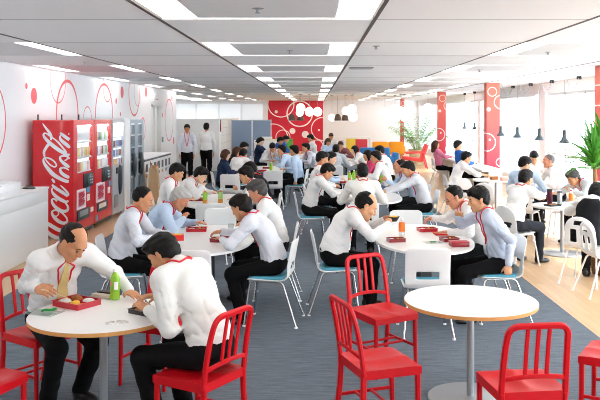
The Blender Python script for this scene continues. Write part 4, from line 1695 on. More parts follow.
class Field:
    def __init__(self, lo, hi, h):
        self.h = h
        self.lo = np.asarray(lo, float)
        self.n = np.maximum(4, np.ceil((np.asarray(hi, float) - self.lo) / h).astype(int) + 1)
        self.F = np.full(self.n, 1.0, np.float32)
        self.ax = [(self.lo[i] + h * np.arange(self.n[i])).astype(np.float32) for i in range(3)]

    def sub(self, lo, hi, pad):
        s = []
        for i in range(3):
            a = int(max(0, math.floor((lo[i] - pad - self.lo[i]) / self.h)))
            b = int(min(self.n[i], math.ceil((hi[i] + pad - self.lo[i]) / self.h) + 1))
            if b <= a:
                return None, None
            s.append(slice(a, b))
        X, Y, Z = self.ax[0][s[0]][:, None, None], self.ax[1][s[1]][None, :, None], self.ax[2][s[2]][None, None, :]
        return tuple(s), (X, Y, Z)

    def add(self, prim, k=0.02):
        lo, hi, f = prim
        s, P = self.sub(lo, hi, k + 2.5 * self.h)
        if s is None:
            return
        d = f(*P)
        G = self.F[s]
        if k > 0:
            m = np.maximum(k - np.abs(G - d), 0) / k
            self.F[s] = np.minimum(G, d) - m * m * (k * 0.25)
        else:
            self.F[s] = np.minimum(G, d)

    def carve(self, prim, k=0.01):
        lo, hi, f = prim
        s, P = self.sub(lo, hi, k + 2.5 * self.h)
        if s is None:
            return
        d = -f(*P)
        G = self.F[s]
        m = np.maximum(k - np.abs(G - d), 0) / k
        self.F[s] = np.maximum(G, d) + m * m * (k * 0.25)

    def keep(self, fn):
        """intersect with the region where fn(X, Y, Z) < 0"""
        X, Y, Z = self.ax[0][:, None, None], self.ax[1][None, :, None], self.ax[2][None, None, :]
        self.F = np.maximum(self.F, fn(X, Y, Z).astype(np.float32))

    def wobble(self, amp, f, seed):
        X, Y, Z = self.ax[0][:, None, None], self.ax[1][None, :, None], self.ax[2][None, None, :]
        s = seed * 1.7
        w = np.sin(f * (0.8 * X + 0.35 * Y + 0.9 * Z) + 1.6 * np.sin(f * 0.43 * (Z - 0.6 * Y) + s) + s)
        w = w + 0.7 * np.sin(f * (0.5 * X - 0.9 * Y + 0.55 * Z) + 1.8 * np.sin(f * 0.37 * (X + Z) + 2 * s) + 1.3 * s)
        self.F = (self.F + amp * w).astype(np.float32)

    def crease(self, amp, f, seed, spots=None, base=0.25):
        X, Y, Z = self.ax[0][:, None, None], self.ax[1][None, :, None], self.ax[2][None, None, :]
        s = seed * 2.3
        mask = base
        for c_, r_ in (spots or ()):
            mask = mask + np.exp(-((X - c_[0]) ** 2 + (Y - c_[1]) ** 2 + (Z - c_[2]) ** 2) / (r_ * r_))
        mask = np.minimum(mask, 1.0)
        for (a, b, c, g) in ((0.25, 0.45, 1.0, 1.0), (-0.45, -0.55, 0.9, 0.75)):
            ph = f * g * (a * X + b * Y + c * Z) + 2.6 * np.sin(f * 0.27 * (X - 0.8 * Y + 0.3 * Z) + s) + 1.1 * np.sin(f * 0.6 * (Y + 0.7 * X) + 2.1 * s) + s
            w = (1 - np.abs(np.sin(ph))) ** 3
            m = 0.5 + 0.5 * np.sin(f * 0.23 * (X + 1.3 * Y - Z) + 1.7 * s)
            self.F = (self.F + amp * (w * m - 0.22) * mask).astype(np.float32)

    def out(self, p, gap):
        """move a point to lie GAP outside the surface"""
        p = np.array(p, float)
        e = self.h
        for _ in range(6):
            d = self.at(p)
            if d > gap * 0.7 and d < gap * 1.6:
                break
            g = np.array([self.at(p + np.eye(3)[i] * e) - self.at(p - np.eye(3)[i] * e) for i in range(3)])
            n = np.linalg.norm(g)
            if n < 1e-6:
                break
            p = p + g / n * (gap - d)
        return p

    def at(self, p):
        q = (np.asarray(p) - self.lo) / self.h
        i = np.clip(np.floor(q).astype(int), 0, self.n - 2)
        t = q - i
        v = 0.0
        for dx in (0, 1):
            for dy in (0, 1):
                for dz in (0, 1):
                    w = (t[0] if dx else 1 - t[0]) * (t[1] if dy else 1 - t[1]) * (t[2] if dz else 1 - t[2])
                    v += w * self.F[i[0] + dx, i[1] + dy, i[2] + dz]
        return v

    def net(self):
        F = self.F
        for ax_ in range(3):
            sl = [slice(None)] * 3
            for e in (0, -1):
                sl[ax_] = e
                F[tuple(sl)] = np.maximum(F[tuple(sl)], 1e-3)
        S = F < 0
        cnt = np.zeros(tuple(self.n - 1), np.uint8)
        cs = [(dx, dy, dz) for dx in (0, 1) for dy in (0, 1) for dz in (0, 1)]
        nx, ny, nz = self.n - 1
        for dx, dy, dz in cs:
            cnt += S[dx:dx + nx, dy:dy + ny, dz:dz + nz]
        act = (cnt > 0) & (cnt < 8)
        idx = np.argwhere(act)
        vid = np.full(act.shape, -1, np.int32)
        vid[act] = np.arange(len(idx))
        f = {c: F[idx[:, 0] + c[0], idx[:, 1] + c[1], idx[:, 2] + c[2]].astype(np.float64) for c in cs}
        acc = np.zeros((len(idx), 3))
        num = np.zeros(len(idx))
        for a in cs:
            for i in range(3):
                if a[i] == 0:
                    b = list(a)
                    b[i] = 1
                    b = tuple(b)
                    fa, fb = f[a], f[b]
                    m = (fa < 0) != (fb < 0)
                    t = np.where(m, fa / np.where(m, fa - fb, 1), 0)
                    p = np.tile(np.array(a, float), (len(idx), 1))
                    p[:, i] = t
                    acc += p * m[:, None]
                    num += m
        verts = self.lo + self.h * (idx + acc / np.maximum(num, 1)[:, None])
        quads = []
        for ax_ in range(3):
            o1, o2 = (ax_ + 1) % 3, (ax_ + 2) % 3
            A = [slice(None)] * 3
            B = [slice(None)] * 3
            A[ax_], B[ax_] = slice(0, -1), slice(1, None)
            d = S[tuple(A)] != S[tuple(B)]
            e = np.argwhere(d)
            e = e[(e[:, o1] > 0) & (e[:, o2] > 0) & (e[:, o1] < self.n[o1] - 1) & (e[:, o2] < self.n[o2] - 1)]
            if not len(e):
                continue
            def g(u, v):
                q = e.copy()
                q[:, o1] -= u
                q[:, o2] -= v
                return vid[q[:, 0], q[:, 1], q[:, 2]]
            q = np.stack([g(0, 0), g(1, 0), g(1, 1), g(0, 1)], 1)
            ins = S[e[:, 0], e[:, 1], e[:, 2]]
            q[~ins] = q[~ins][:, ::-1]
            quads.append(q)
        quads = np.concatenate(quads) if quads else np.zeros((0, 4), int)
        return verts, quads

    def obj(self, name, matl, parent, relax=0):
        v, q = self.net()
        for _ in range(relax):
            s = np.zeros_like(v)
            c = np.zeros(len(v))
            for i in range(4):
                a, b = q[:, i], q[:, (i + 1) % 4]
                np.add.at(s, a, v[b])
                np.add.at(c, a, 1)
                np.add.at(s, b, v[a])
                np.add.at(c, b, 1)
            v = v * 0.5 + 0.5 * s / np.maximum(c, 1)[:, None]
        me = bpy.data.meshes.new(name)
        me.vertices.add(len(v))
        me.vertices.foreach_set('co', v.astype(np.float32).ravel())
        me.loops.add(q.size)
        me.loops.foreach_set('vertex_index', q.astype(np.int32).ravel())
        me.polygons.add(len(q))
        me.polygons.foreach_set('loop_start', np.arange(0, q.size, 4, dtype=np.int32))
        me.polygons.foreach_set('use_smooth', np.ones(len(q), bool))
        me.materials.append(matl)
        me.update(calc_edges=True)
        o = bpy.data.objects.new(name, me)
        C.objects.link(o)
        o.parent = parent
        return o


# ------------------------------------------------------------------ materials of the figures
SKIN = {k: mat('skin_' + k, c, 0.5, noise=0.06, nscale=30, sub=0.12, spec=0.35) for k, c in
        (('light', 'e2b190'), ('tan', 'cb9069'), ('warm', 'd8a078'), ('ruddy', 'cf9070'), ('fair', 'ecc4a6'))}
HAIR = {k: mat('hair_' + k, c, 0.55, noise=0.25, nscale=60, bump=0.22, bscale=120, spec=0.22) for k, c in
        (('black', '0d0b0a'), ('dark', '17110e'), ('brown', '4a3022'), ('grey', '6f6c6a'), ('silver', 'b4b2ae'), ('salt', '4c4947'))}
CLOTH = {k: mat('cloth_' + k, c, 0.9, bump=0.06, bscale=25, spec=0.15) for k, c in
         (('white', 'e9e9e8'), ('offwhite', 'e6e4df'), ('cool', 'd9dce4'), ('lightblue', 'bdd2ea'), ('paleblue', 'cad5e6'), ('navy', '22304a'), ('black', '16171a'),
          ('charcoal', '2b2d31'), ('blue', '2f62b4'), ('grey', 'b9bfc6'), ('pink', 'd77f9c'), ('magenta', 'b83a5e'), ('denim', '5a7390'), ('plaid', '8d5a62'), ('trousers', '101012'), ('slate', '2a2d34'))}
def stripe_mat():
    N = NT('cloth_striped')
    tc = N.n('ShaderNodeTexCoord')
    wv = N.n('ShaderNodeTexWave', bands_direction='DIAGONAL')
    wv.inputs['Scale'].default_value = 28
    N.l(tc.outputs['Object'], wv.inputs['Vector'])
    N.l(N.mix(wv.outputs['Fac'], lin(h2('e9ebf2')), lin(h2('bfc6d8'))), N.b.inputs['Base Color'])
    N.b.inputs['Roughness'].default_value = 0.85
    return N.m
CLOTH['striped'] = stripe_mat()
M_shoe = mat('black_leather', '121112', 0.3)
M_lany = mat('red_lanyard', 'd3202c', 0.6)
M_card = mat('name_card', 'dfe6ee', 0.3)
M_eye = mat('eye_dark', '1d1512', 0.3)
M_lip = mat('lip_tone', 'a8604f', 0.5)
M_tie = mat('yellow_tie', 'd8bf80', 0.6, bump=0.2, bscale=120)
M_lens = clear_mat('spectacle_lens', fac=0.08)


def rotm(yaw=0.0, pitch=0.0, roll=0.0):
    """columns = forward, left, up of the head; pitch > 0 looks down"""
    cy, sy, cp, sp, cr, sr = math.cos(yaw), math.sin(yaw), math.cos(pitch), math.sin(pitch), math.cos(roll), math.sin(roll)
    Rz = np.array([[cy, -sy, 0], [sy, cy, 0], [0, 0, 1]])
    Ry = np.array([[cp, 0, sp], [0, 1, 0], [-sp, 0, cp]])
    Rx = np.array([[1, 0, 0], [0, cr, -sr], [0, sr, cr]])
    return Rz @ Ry @ Rx


def ik(a, t, l1, l2, pole):
    """middle joint of a two-bone chain"""
    d = t - a
    L = np.linalg.norm(d)
    mx = (l1 + l2) * 0.995
    if L > mx:
        t = a + d / L * mx
        d = t - a
        L = mx
    L = max(L, abs(l1 - l2) + 0.02)
    u = d / np.linalg.norm(d)
    p = np.asarray(pole, float)
    p = p - u * (p @ u)
    p = unit(p)
    c = (l1 * l1 + L * L - l2 * l2) / (2 * l1 * L)
    c = max(-1, min(1, c))
    return a + u * (l1 * c) + p * (l1 * math.sqrt(1 - c * c)), t


def person(label, hx, hy, heading, P, skin='warm', hair='black', style='short', shirt='white', pants='trousers', size=1.0, seat=0.468, voxel=0.012,
           pitch=30, yaw=0, roll=0, rh=None, lh=None, rmode='curl', lmode='curl', feet=None, lanyard=True, tie=False, belly=0.0, sleeves='long', glasses=False,
           standing=False, group=None, lean_max=1.25, vest=None, skirt=False, card=False, seed=0, face=True, relbow=None, lelbow=None, knee=0.0, shift=0.0, mask=False, hscale=1.0, neck=None, slim=1.0):
    """P = world position of the head centre. Local frame: +X forward, +Y left, origin on the floor under the hips."""
    s = size
    hz = P[2]
    zp = (seat + 0.105 * s) if not standing else 0.93 * s
    L1, L2, L3, L4 = 0.17 * s, 0.20 * s, 0.17 * s, 0.165 * s
    def chain(al):
        a = (al * 0.45, al * 0.95, al * 1.3, min(1.25, al * 0.9 + (0.12 + 0.75 * math.radians(max(0, pitch)) if neck is None else neck)))
        p = [V3(0, 0, zp)]
        for q, l in zip(a, (L1, L2, L3, L4)):
            p.append(p[-1] + l * V3(math.sin(q), 0, math.cos(q)))
        return p, a
    lo_, hi_ = -0.2, lean_max
    for _ in range(40):
        m_ = (lo_ + hi_) / 2
        p_, a_ = chain(m_)
        if p_[4][2] > hz:
            lo_ = m_
        else:
            hi_ = m_
    pts, ang = chain((lo_ + hi_) / 2)
    th = math.radians(heading)
    F, Lf = V3(math.cos(th), math.sin(th), 0), V3(-math.sin(th), math.cos(th), 0)
    hips = V3(P[0], P[1], 0) - F * pts[4][0]
    for p in pts[1:]:
        p[1] += shift * (p[2] - zp)
    t = thing('person', label, 'person', tuple(hips), th, group)
    t['lean'] = round((lo_ + hi_) / 2, 3)
    def loc(w):
        w = np.asarray(w, float)
        return V3((w - hips) @ F, (w - hips) @ Lf, w[2])
    P0, P1, P2, P3, H = pts
    up2, up3 = unit(P2 - P1), unit(P3 - P2)
    Rs = lambda a: np.array([[math.cos(a), 0, math.sin(a)], [0, 1, 0], [-math.sin(a), 0, math.cos(a)]])
    R1, R2, R3 = Rs(ang[0]), Rs(ang[1]), Rs(ang[2])
    fem = style in ('long', 'bob', 'tied')
    sw = (0.176 if not fem else 0.152) * s * slim
    HR = rotm(math.radians(yaw), math.radians(pitch), math.radians(roll))
    hs = s * hscale
    hp = lambda x, y, z: H + HR @ (V3(x, y, z) * hs)
    # arms
    arms = []
    for sd, tgt, eb in ((-1, rh, relbow), (1, lh, lelbow)):
        S = P3 - up3 * 0.045 * s + V3(0.015, sd * sw, 0)
        if tgt is None:
            tgt = V3(P2[0] + 0.30, sd * 0.13, 0.79) if not standing else S + V3(0.05, sd * 0.05, -0.52 * s)
        else:
            tgt = loc(tgt) if len(tgt) == 3 else V3(*tgt[:3])
        S = S + R3 @ V3(0.02, 0, 0)
        pole = eb if eb is not None else (-0.35, sd * 0.8, -0.5)
        md = (rmode, lmode)[0 if sd < 0 else 1]
        on_table = not standing and md != 'down'
        if on_table:
            tgt = V3(tgt[0], tgt[1], max(tgt[2], {'flat': 0.756, 'curl': 0.80, 'chop': 0.835}.get(md, 0.82)))
        E, Wt = ik(S, tgt, 0.285 * s, 0.25 * s, pole)
        if on_table and eb is None:
            for q in np.arange(-0.5, 0.9, 0.1):
                E, Wt = ik(S, tgt, 0.285 * s, 0.25 * s, (-0.35, sd * 0.8, q))
                if E[2] > 0.772:
                    break
        arms.append((S, E, Wt))
    # legs
    legs = []
    for i, sd in enumerate((-1, 1)):
        Hj = P0 + V3(0.03, sd * 0.088 * s, -0.015)
        if standing:
            A = V3(0.0 + (0.06 if sd > 0 else -0.05), sd * 0.10, 0.085)
            K, A = ik(Hj, A, 0.41 * s, 0.42 * s, (1, 0, 0))
        else:
            ft = feet[i] if feet else (0.40, sd * 0.13)
            A = V3(ft[0], ft[1], ft[2] if len(ft) > 2 else 0.085)
            # knee in front, near seat height
            K, A = ik(Hj, A, 0.42 * s, 0.43 * s, (1.0, sd * (0.12 + knee), 0.9))
        legs.append((Hj, K, A))
    allp = [P0, P1, P2, P3, hp(0, 0, .12), hp(.1, 0, -.1)] + [q for a in arms for q in a] + [q for l in legs for q in l]
    allp = np.array(allp)
    lo, hi = allp.min(0) - 0.24, allp.max(0) + 0.24
    lo[2] = max(lo[2], -0.02)
    vx = voxel
    fr = max(0.0085, 0.75 * vx)           # finger radius never thinner than the grid can carry
    # ---------------- body
    B = Field(lo, hi, vx)
    B.add(ell(P0 + V3(0.0, 0, 0.0), (0.080 * s, 0.130 * s, 0.072 * s), R1), 0.04)
    B.add(ell(P1 + R1 @ V3(0.01, 0, 0), (0.068 * s, 0.112 * s, 0.12 * s), R1), 0.05)
    B.add(ell(P2 + R2 @ V3(0.0, 0, 0.0), (0.080 * s, 0.130 * s, 0.145 * s), R2), 0.05)
    sh = [a[0] for a in arms]
    B.add(cone(sh[0], sh[1], 0.05 * s, 0.05 * s), 0.05)
    B.add(cone(P3 - up3 * 0.03, hp(-0.022, 0, -0.055), 0.052 * s, 0.05 * s), 0.03)
    for (S, E, Wt) in arms:
        B.add(cone(S, E, 0.042 * s, 0.034 * s), 0.03)
        B.add(cone(E, Wt, 0.034 * s, 0.023 * s), 0.015)
    for (Hj, K, A) in legs:
        B.add(cone(Hj, K, 0.07 * s, 0.048 * s), 0.03)
        B.add(cone(K, A, 0.045 * s, 0.028 * s), 0.02)
        B.add(cone(A + V3(-0.01, 0, -0.03), A + V3(0.09, 0.02 * np.sign(A[1]), -0.05), 0.022, 0.016), 0.02)
    # head
    B.add(ell(hp(-.014, 0, .026), V3(.096, .075, .09) * hs, HR), 0.03)
    B.add(ell(hp(.028, 0, -.04), V3(.060, .056, .078) * hs, HR), 0.03)
    B.add(cone(hp(.0, .05, -.05), hp(.066, .014, -.098), .022 * hs, .02 * hs), 0.02)
    B.add(cone(hp(.0, -.05, -.05), hp(.066, -.014, -.098), .022 * hs, .02 * hs), 0.02)
    B.add(cone(hp(.068, -.03, .026), hp(.068, .03, .026), .018 * hs, .018 * hs), 0.02)
    for sd in (-1, 1):
        B.add(ell(hp(.058, sd * .042, -.022), V3(.024, .022, .022) * hs, HR), 0.02)
        B.carve(ell(hp(.096, sd * .031, .002), V3(.016, .017, .010) * hs, HR), 0.012)
    B.add(cone(hp(.084, 0, .008), hp(.103, 0, -.027), .0085 * hs, .0125 * hs), 0.012)
    for sd in (-1, 1):
        B.add(ell(hp(.094, sd * .011, -.031), V3(.010, .009, .008) * hs, HR), 0.008)
        B.add(ell(hp(-.006, sd * .079, -.006), V3(.020, .010, .033) * hs, HR @ rotm(0, -0.2)), 0.008)
        B.carve(ell(hp(.0, sd * .089, -.002), V3(.010, .006, .017) * hs, HR), 0.004)
    B.add(ell(hp(.082, 0, -.063), V3(.010, .022, .007) * hs, HR), 0.006)
    B.add(ell(hp(.079, 0, -.075), V3(.010, .018, .008) * hs, HR), 0.006)
    # hands
    hands = []
    for i, (S, E, Wt) in enumerate(arms):
        sd = -1 if i == 0 else 1
        mode = (rmode, lmode)[i]
        d = unit(Wt - E)
        nrm = V3(0, 0, 1.0)
        if mode == 'flat':
            d = unit(V3(d[0], d[1], -0.08))
        elif mode == 'face':
            d = unit(unit(hp(.09, 0, -.07) - Wt) * 0.7 + d * 0.5)
            nrm = unit(V3(-0.2, sd * 0.9, 0.35))
        elif mode == 'chop':
            d = unit(d + V3(0.15, -sd * 0.45, -0.1))
            nrm = unit(V3(-0.1, sd * 0.75, 0.75))
        elif mode == 'down':
            d = unit(d + V3(0, 0, -0.5))
            nrm = V3(0, sd, 0)
        elif mode == 'hold':
            nrm = unit(V3(0.1, sd * 0.95, 0.3))
        nrm = unit(nrm - d * (nrm @ d))
        sv = np.cross(nrm, d) * sd            # towards the thumb (inner) side
        sv = unit(sv) * (-1.0)
        if mode == 'down' or mode == 'hold':
            pass
        k_ = s * (0.93 if fem else 1.0)
        pc = Wt + d * 0.048 * k_
        Rh = np.stack([d, sv, nrm], 1)
        B.add(ell(pc, V3(.052, .040, .0165) * k_, Rh), 0.015)
        curl = {'flat': 0.10, 'curl': 0.48, 'chop': 0.85, 'hold': 0.8, 'face': 0.75, 'down': 0.4}[mode]
        for j, (off, ln, dl) in enumerate(((.029, .070, .084), (.010, .079, .090), (-.010, .073, .087), (-.028, .057, .078))):
            q = Wt + d * dl * k_ + sv * off * k_
            a_ = curl * (0.75 + 0.18 * j)
            cum = curl * 0.35
            dirj = d + sv * off * (1.6 if mode == 'flat' else 0.6)
            p0 = q - d * 0.02
            for seg, fl in enumerate((0.44, 0.32, 0.24)):
                dd = unit(unit(dirj) * math.cos(cum) - nrm * math.sin(cum))
                p1 = p0 + dd * (ln * fl * k_ + (0.02 if seg == 0 else 0))
                B.add(cone(p0, p1, fr * (1.05 - 0.1 * seg), fr * (0.97 - 0.1 * seg)), 0.004 if seg else 0.007)
                p0 = p1
                cum += a_ * 0.75
        tb = Wt + d * .022 * k_ + sv * .03 * k_
        td = unit(d * 0.75 + sv * (0.75 if mode == 'flat' else 0.45) - nrm * (0.1 if mode == 'flat' else 0.45))
        t1 = tb + td * .042 * k_
        t2 = t1 + unit(td * 0.6 + d * 0.6 - nrm * (0.0 if mode == 'flat' else 0.25)) * .033 * k_
        B.add(cone(tb, t1, fr * 1.45, fr * 1.2), 0.012)
        B.add(cone(t1, t2, fr * 1.15, fr * 0.95), 0.004)
        hands.append((Wt, d, nrm, sv))
    if not standing:
        B.keep(lambda X, Y, Z: np.where(X < 0.28, np.where(Z > 0.40, seat + 0.016 - Z, -1.0), -1.0) + 0 * Y)
    B.obj('body', SKIN[skin], t, relax=1)
    # ---------------- shirt
    vc = max(vx, 0.009) * 1.05
    T = Field(lo, hi, vc)
    br = 0.02
    bl = 1 + belly
    T.add(ell(P0 + R1 @ V3(0.008 + belly * 0.04, 0, 0.05), V3(0.118 * bl, 0.166, 0.10) * s, R1), 0.04)
    T.add(ell(P1 + R1 @ V3(0.015 + belly * 0.05, 0, 0), V3(0.118 * bl, 0.158, 0.14) * s, R1), 0.06)
    T.add(ell(P2 + R2 @ V3(0.002, 0, 0.0), V3(0.112, 0.162, 0.16) * s, R2), 0.06)
    if fem:
        for sd in (-1, 1):
            T.add(ell(P2 + R2 @ V3(0.085, sd * 0.06, 0.0), V3(0.045, 0.055, 0.05) * s, R2), 0.04)
    T.add(cone(sh[0], sh[1], 0.066 * s, 0.066 * s), 0.05)
    for q in sh:
        T.add(cone(P3 + up3 * 0.015, q * 0.75 + P3 * 0.25 + up3 * 0.012, 0.05 * s, 0.05 * s), 0.05)
    for (S, E, Wt) in arms:
        T.add(cone(S, E, 0.065 * s, 0.050 * s), 0.04)
        if sleeves == 'long':
            e2 = E + (Wt - E) * 0.86
            T.add(cone(E, e2, 0.050 * s, 0.035 * s), 0.02)
            T.add(cone(E + (Wt - E) * 0.80, E + (Wt - E) * 0.93, 0.036 * s, 0.036 * s), 0.006)
        elif sleeves == 'rolled':
            T.add(cone(E, E + (Wt - E) * 0.30, 0.055 * s, 0.052 * s), 0.02)
            T.add(cone(E + (Wt - E) * 0.24, E + (Wt - E) * 0.32, 0.056 * s, 0.055 * s), 0.004)
    T.wobble(0.0022, 34, seed + 1)
    spots = [(P0 + R1 @ V3(0.02, 0, 0.10), 0.20)] + [(a[1], 0.11) for a in arms] + [(a[0] * 0.8 + a[1] * 0.2 - V3(0, 0, 0.05), 0.09) for a in arms]
    T.crease(0.0130, 30, seed + 2, spots, 0.18)
    T.crease(0.0080, 56, seed + 4, spots, 0.25)
    nk0, nk1 = P3 - up3 * 0.01, hp(-0.022, 0, -0.055)
    nd = unit(nk1 - nk0)
    T.add(cone(nk0 - nd * 0.01, nk0 + nd * 0.062, 0.071 * s, 0.061 * s), 0.012)
    T.carve(cone(nk0 + nd * 0.045, nk1 + nd * 0.05, 0.0535 * s, 0.054 * s), 0.006)
    T.carve(cone(nk0 + nd * 0.05 + R3 @ V3(0.062, 0, 0), nk0 + R3 @ V3(0.085, 0, -0.045), 0.020, 0.008), 0.01)
    T.carve((nk0 + nd * 0.06 - 0.12, nk0 + nd * 0.06 + 0.12, lambda X, Y, Z, c=nk0 + nd * 0.072: -((X - c[0]) * nd[0] + (Y - c[1]) * nd[1] + (Z - c[2]) * nd[2]) + 0.0 + 10 * (np.sqrt((X - c[0]) ** 2 + (Y - c[1]) ** 2 + (Z - c[2]) ** 2) > 0.12)), 0.004)
    u1 = unit(P1 - P0)
    wl = P0 + u1 * 0.015 * s
    rot_arm = 0.0
    def below(X, Y, Z):
        d = -((X - wl[0]) * u1[0] + (Y - wl[1]) * u1[1] + (Z - wl[2]) * u1[2])
        near = np.sqrt((X - wl[0]) ** 2 + (Y - wl[1]) ** 2 + (Z - wl[2]) ** 2) - 0.215
        return np.where(np.abs(Y) < 0.2, np.where(near < 0, d, -1.0), -1.0)
    if not fem or True:
        # cut at the waist only around the trunk so that lowered sleeves stay whole
        Xa, Ya, Za = T.ax[0][:, None, None], T.ax[1][None, :, None], T.ax[2][None, None, :]
        arm_d = None
        for (S, E, Wt) in arms:
            for prim in (cone(S, E, .07, .056), cone(E, Wt, .06, .045)):
                d = prim[2](Xa, Ya, Za)
                arm_d = d if arm_d is None else np.minimum(arm_d, d)
        d = -((Xa - wl[0]) * u1[0] + (Ya - wl[1]) * u1[1] + (Za - wl[2]) * u1[2])
        cutf = np.where(arm_d < 0.0, np.minimum(d, arm_d), d)
        T.F = np.maximum(T.F, cutf.astype(np.float32))
    T.obj('shirt', CLOTH[shirt], t, relax=1)
    if vest:
        Vf = Field(lo, hi, vc)
        Vf.add(ell(P0 + R1 @ V3(0.008, 0, 0.05), V3(0.128, 0.176, 0.11) * s, R1), 0.04)
        Vf.add(ell(P1 + R1 @ V3(0.015, 0, 0), V3(0.128, 0.168, 0.15) * s, R1), 0.06)
        Vf.add(ell(P2 + R2 @ V3(0.002, 0, 0.0), V3(0.122, 0.172, 0.17) * s, R2), 0.06)
        Vf.add(cone(sh[0] * 0.75 + sh[1] * 0.25, sh[1] * 0.75 + sh[0] * 0.25, 0.076 * s, 0.076 * s), 0.05)
        Vf.carve(cone(nk0 - nd * 0.03, nk1, 0.088 * s, 0.088 * s), 0.01)
        d = -((Vf.ax[0][:, None, None] - wl[0]) * u1[0] + (Vf.ax[2][None, None, :] - wl[2]) * u1[2]) + 0 * Vf.ax[1][None, :, None]
        Vf.F = np.maximum(Vf.F, d.astype(np.float32))
        Vf.obj('vest', CLOTH[vest], t, relax=1)
    # ---------------- trousers
    lo2, hi2 = lo.copy(), hi.copy()
    lp = np.array([P0] + [q for l in legs for q in l])
    lo2 = np.maximum(lo, lp.min(0) - 0.24)
    hi2 = np.minimum(hi, lp.max(0) + 0.24)
    G = Field(lo2, hi2, vc)
    G.add(ell(P0 + R1 @ V3(0.0, 0, 0.0), V3(0.112, 0.162, 0.098) * s, R1), 0.04)
    G.add(ell(P0 + R1 @ V3(0.006, 0, 0.05), V3(0.113 * bl, 0.160, 0.07) * s, R1), 0.03)
    for (Hj, K, A) in legs:
        G.add(cone(Hj + V3(-0.02, 0, 0.0), K, 0.092 * s, 0.068 * s), 0.04)
        if not skirt:
            G.add(cone(K, A + V3(0, 0, -0.015), 0.067 * s, 0.057 * s), 0.03)
    if skirt:
        G.add(cone(legs[0][0] * 0.5 + legs[1][0] * 0.5, legs[0][1] * 0.5 + legs[1][1] * 0.5, 0.1 * s, 0.09 * s), 0.06)
    G.wobble(0.002, 40, seed + 5)
    G.crease(0.006, 26, seed + 3)
    wt = P0 + u1 * 0.080 * s
    G.keep(lambda X, Y, Z: np.where(X < 0.16, ((X - wt[0]) * u1[0] + (Y - wt[1]) * u1[1] + (Z - wt[2]) * u1[2]), np.where(X < 0.30, Z - 0.66 if not standing else -1.0 + 0 * Z, -1.0)))
    zmin = legs[0][2][2] - 0.035
    if not standing:
        G.keep(lambda X, Y, Z: np.where(X < 0.28, np.where(Z > 0.425, seat + 0.004 - Z, -1.0), -1.0) + 0 * Y)
    G.keep(lambda X, Y, Z: 0.045 - Z + 0 * X + 0 * Y)
    G.obj('trousers' if not skirt else 'skirt', CLOTH[pants], t, relax=1)
    # ---------------- shoes
    for (Hj, K, A) in legs:
        d = V3(1, 0.25 * np.sign(A[1]), 0)
        d = unit(d)
        z0 = max(0.0, A[2] - 0.085)
        Sh = Field(A - V3(0.16, 0.2, 0.12), A + V3(0.3, 0.2, 0.08), max(0.006, vx * 0.9))
        c = V3(A[0], A[1], z0)
        Rf = np.stack([d, V3(-d[1], d[0], 0), V3(0, 0, 1)], 1)
        Sh.add(ell(c + d * -0.015 + V3(0, 0, .042), (.052, .038, .045), Rf), 0.03)
        Sh.add(ell(c + d * 0.075 + V3(0, 0, .028), (.10, .046, .038), Rf), 0.04)
        Sh.add(cone(c + V3(0, 0, .05), c + V3(-.01, 0, .10), .042, .044), 0.03)
        Sh.keep(lambda X, Y, Z: (z0 + 0.0065) - Z + 0 * X + 0 * Y)
        Sh.obj('shoe', M_shoe, t)
    # ---------------- hair
    hv = max(0.0065, vx * 0.8)
    Hf = Field(H - 0.22 * hs - V3(0, 0, 0.18 if fem else 0.0), H + 0.20 * hs, hv)
    th_ = 0.011 if style not in ('bald', 'crop', 'thin', 'reced') else 0.0065
    if style in ('full', 'messy', 'long', 'bob', 'tied'):
        th_ = 0.0125
    Hf.add(ell(hp(-.016, 0, .028), (V3(.096, .074, .09) + th_) * hs, HR), 0.02)
    if style in ('short', 'full', 'messy', 'salt'):
        Hf.add(ell(hp(-.05, 0, -.03), (V3(.052, .066, .05) + th_ * 0.5) * hs, HR), 0.03)
        Hf.add(ell(hp(.035, 0.01, .085), (V3(.055, .06, .026) + th_ * 0.5) * hs, HR), 0.03)
    if style in ('long', 'bob', 'tied'):
        Hf.add(ell(hp(-.055, 0, -.03), V3(.068, .085, .08) * hs, HR), 0.03)
        if style != 'tied':
            for sd in (-1, 1):
                Hf.add(cone(hp(.0, sd * .078, .01), hp(-.005, sd * .082, -.09), .026 * hs, .022 * hs), 0.03)
        if style == 'long':
            Hf.add(cone(hp(-.07, 0, -.02), hp(-.09, 0, -.06) + V3(0, 0, -0.13), .07 * hs, .05 * hs), 0.04)
            for sd in (-1, 1):
                Hf.add(cone(hp(-.03, sd * .07, -.03), hp(-.03, sd * .07, -.05) + V3(0, 0, -0.13), .035 * hs, .025 * hs), 0.03)
        if style == 'tied':
            Hf.add(cone(hp(-.11, 0, .03), hp(-.14, 0, -.07), .035, .022), 0.02)
    if style == 'messy':
        Hf.wobble(0.0042, 85, seed + 3)
    else:
        Hf.wobble(0.0022, 110, seed + 3)
    xs_ = [-.2, -.10, -.06, -.025, .006, .02, .045, .075, .2]
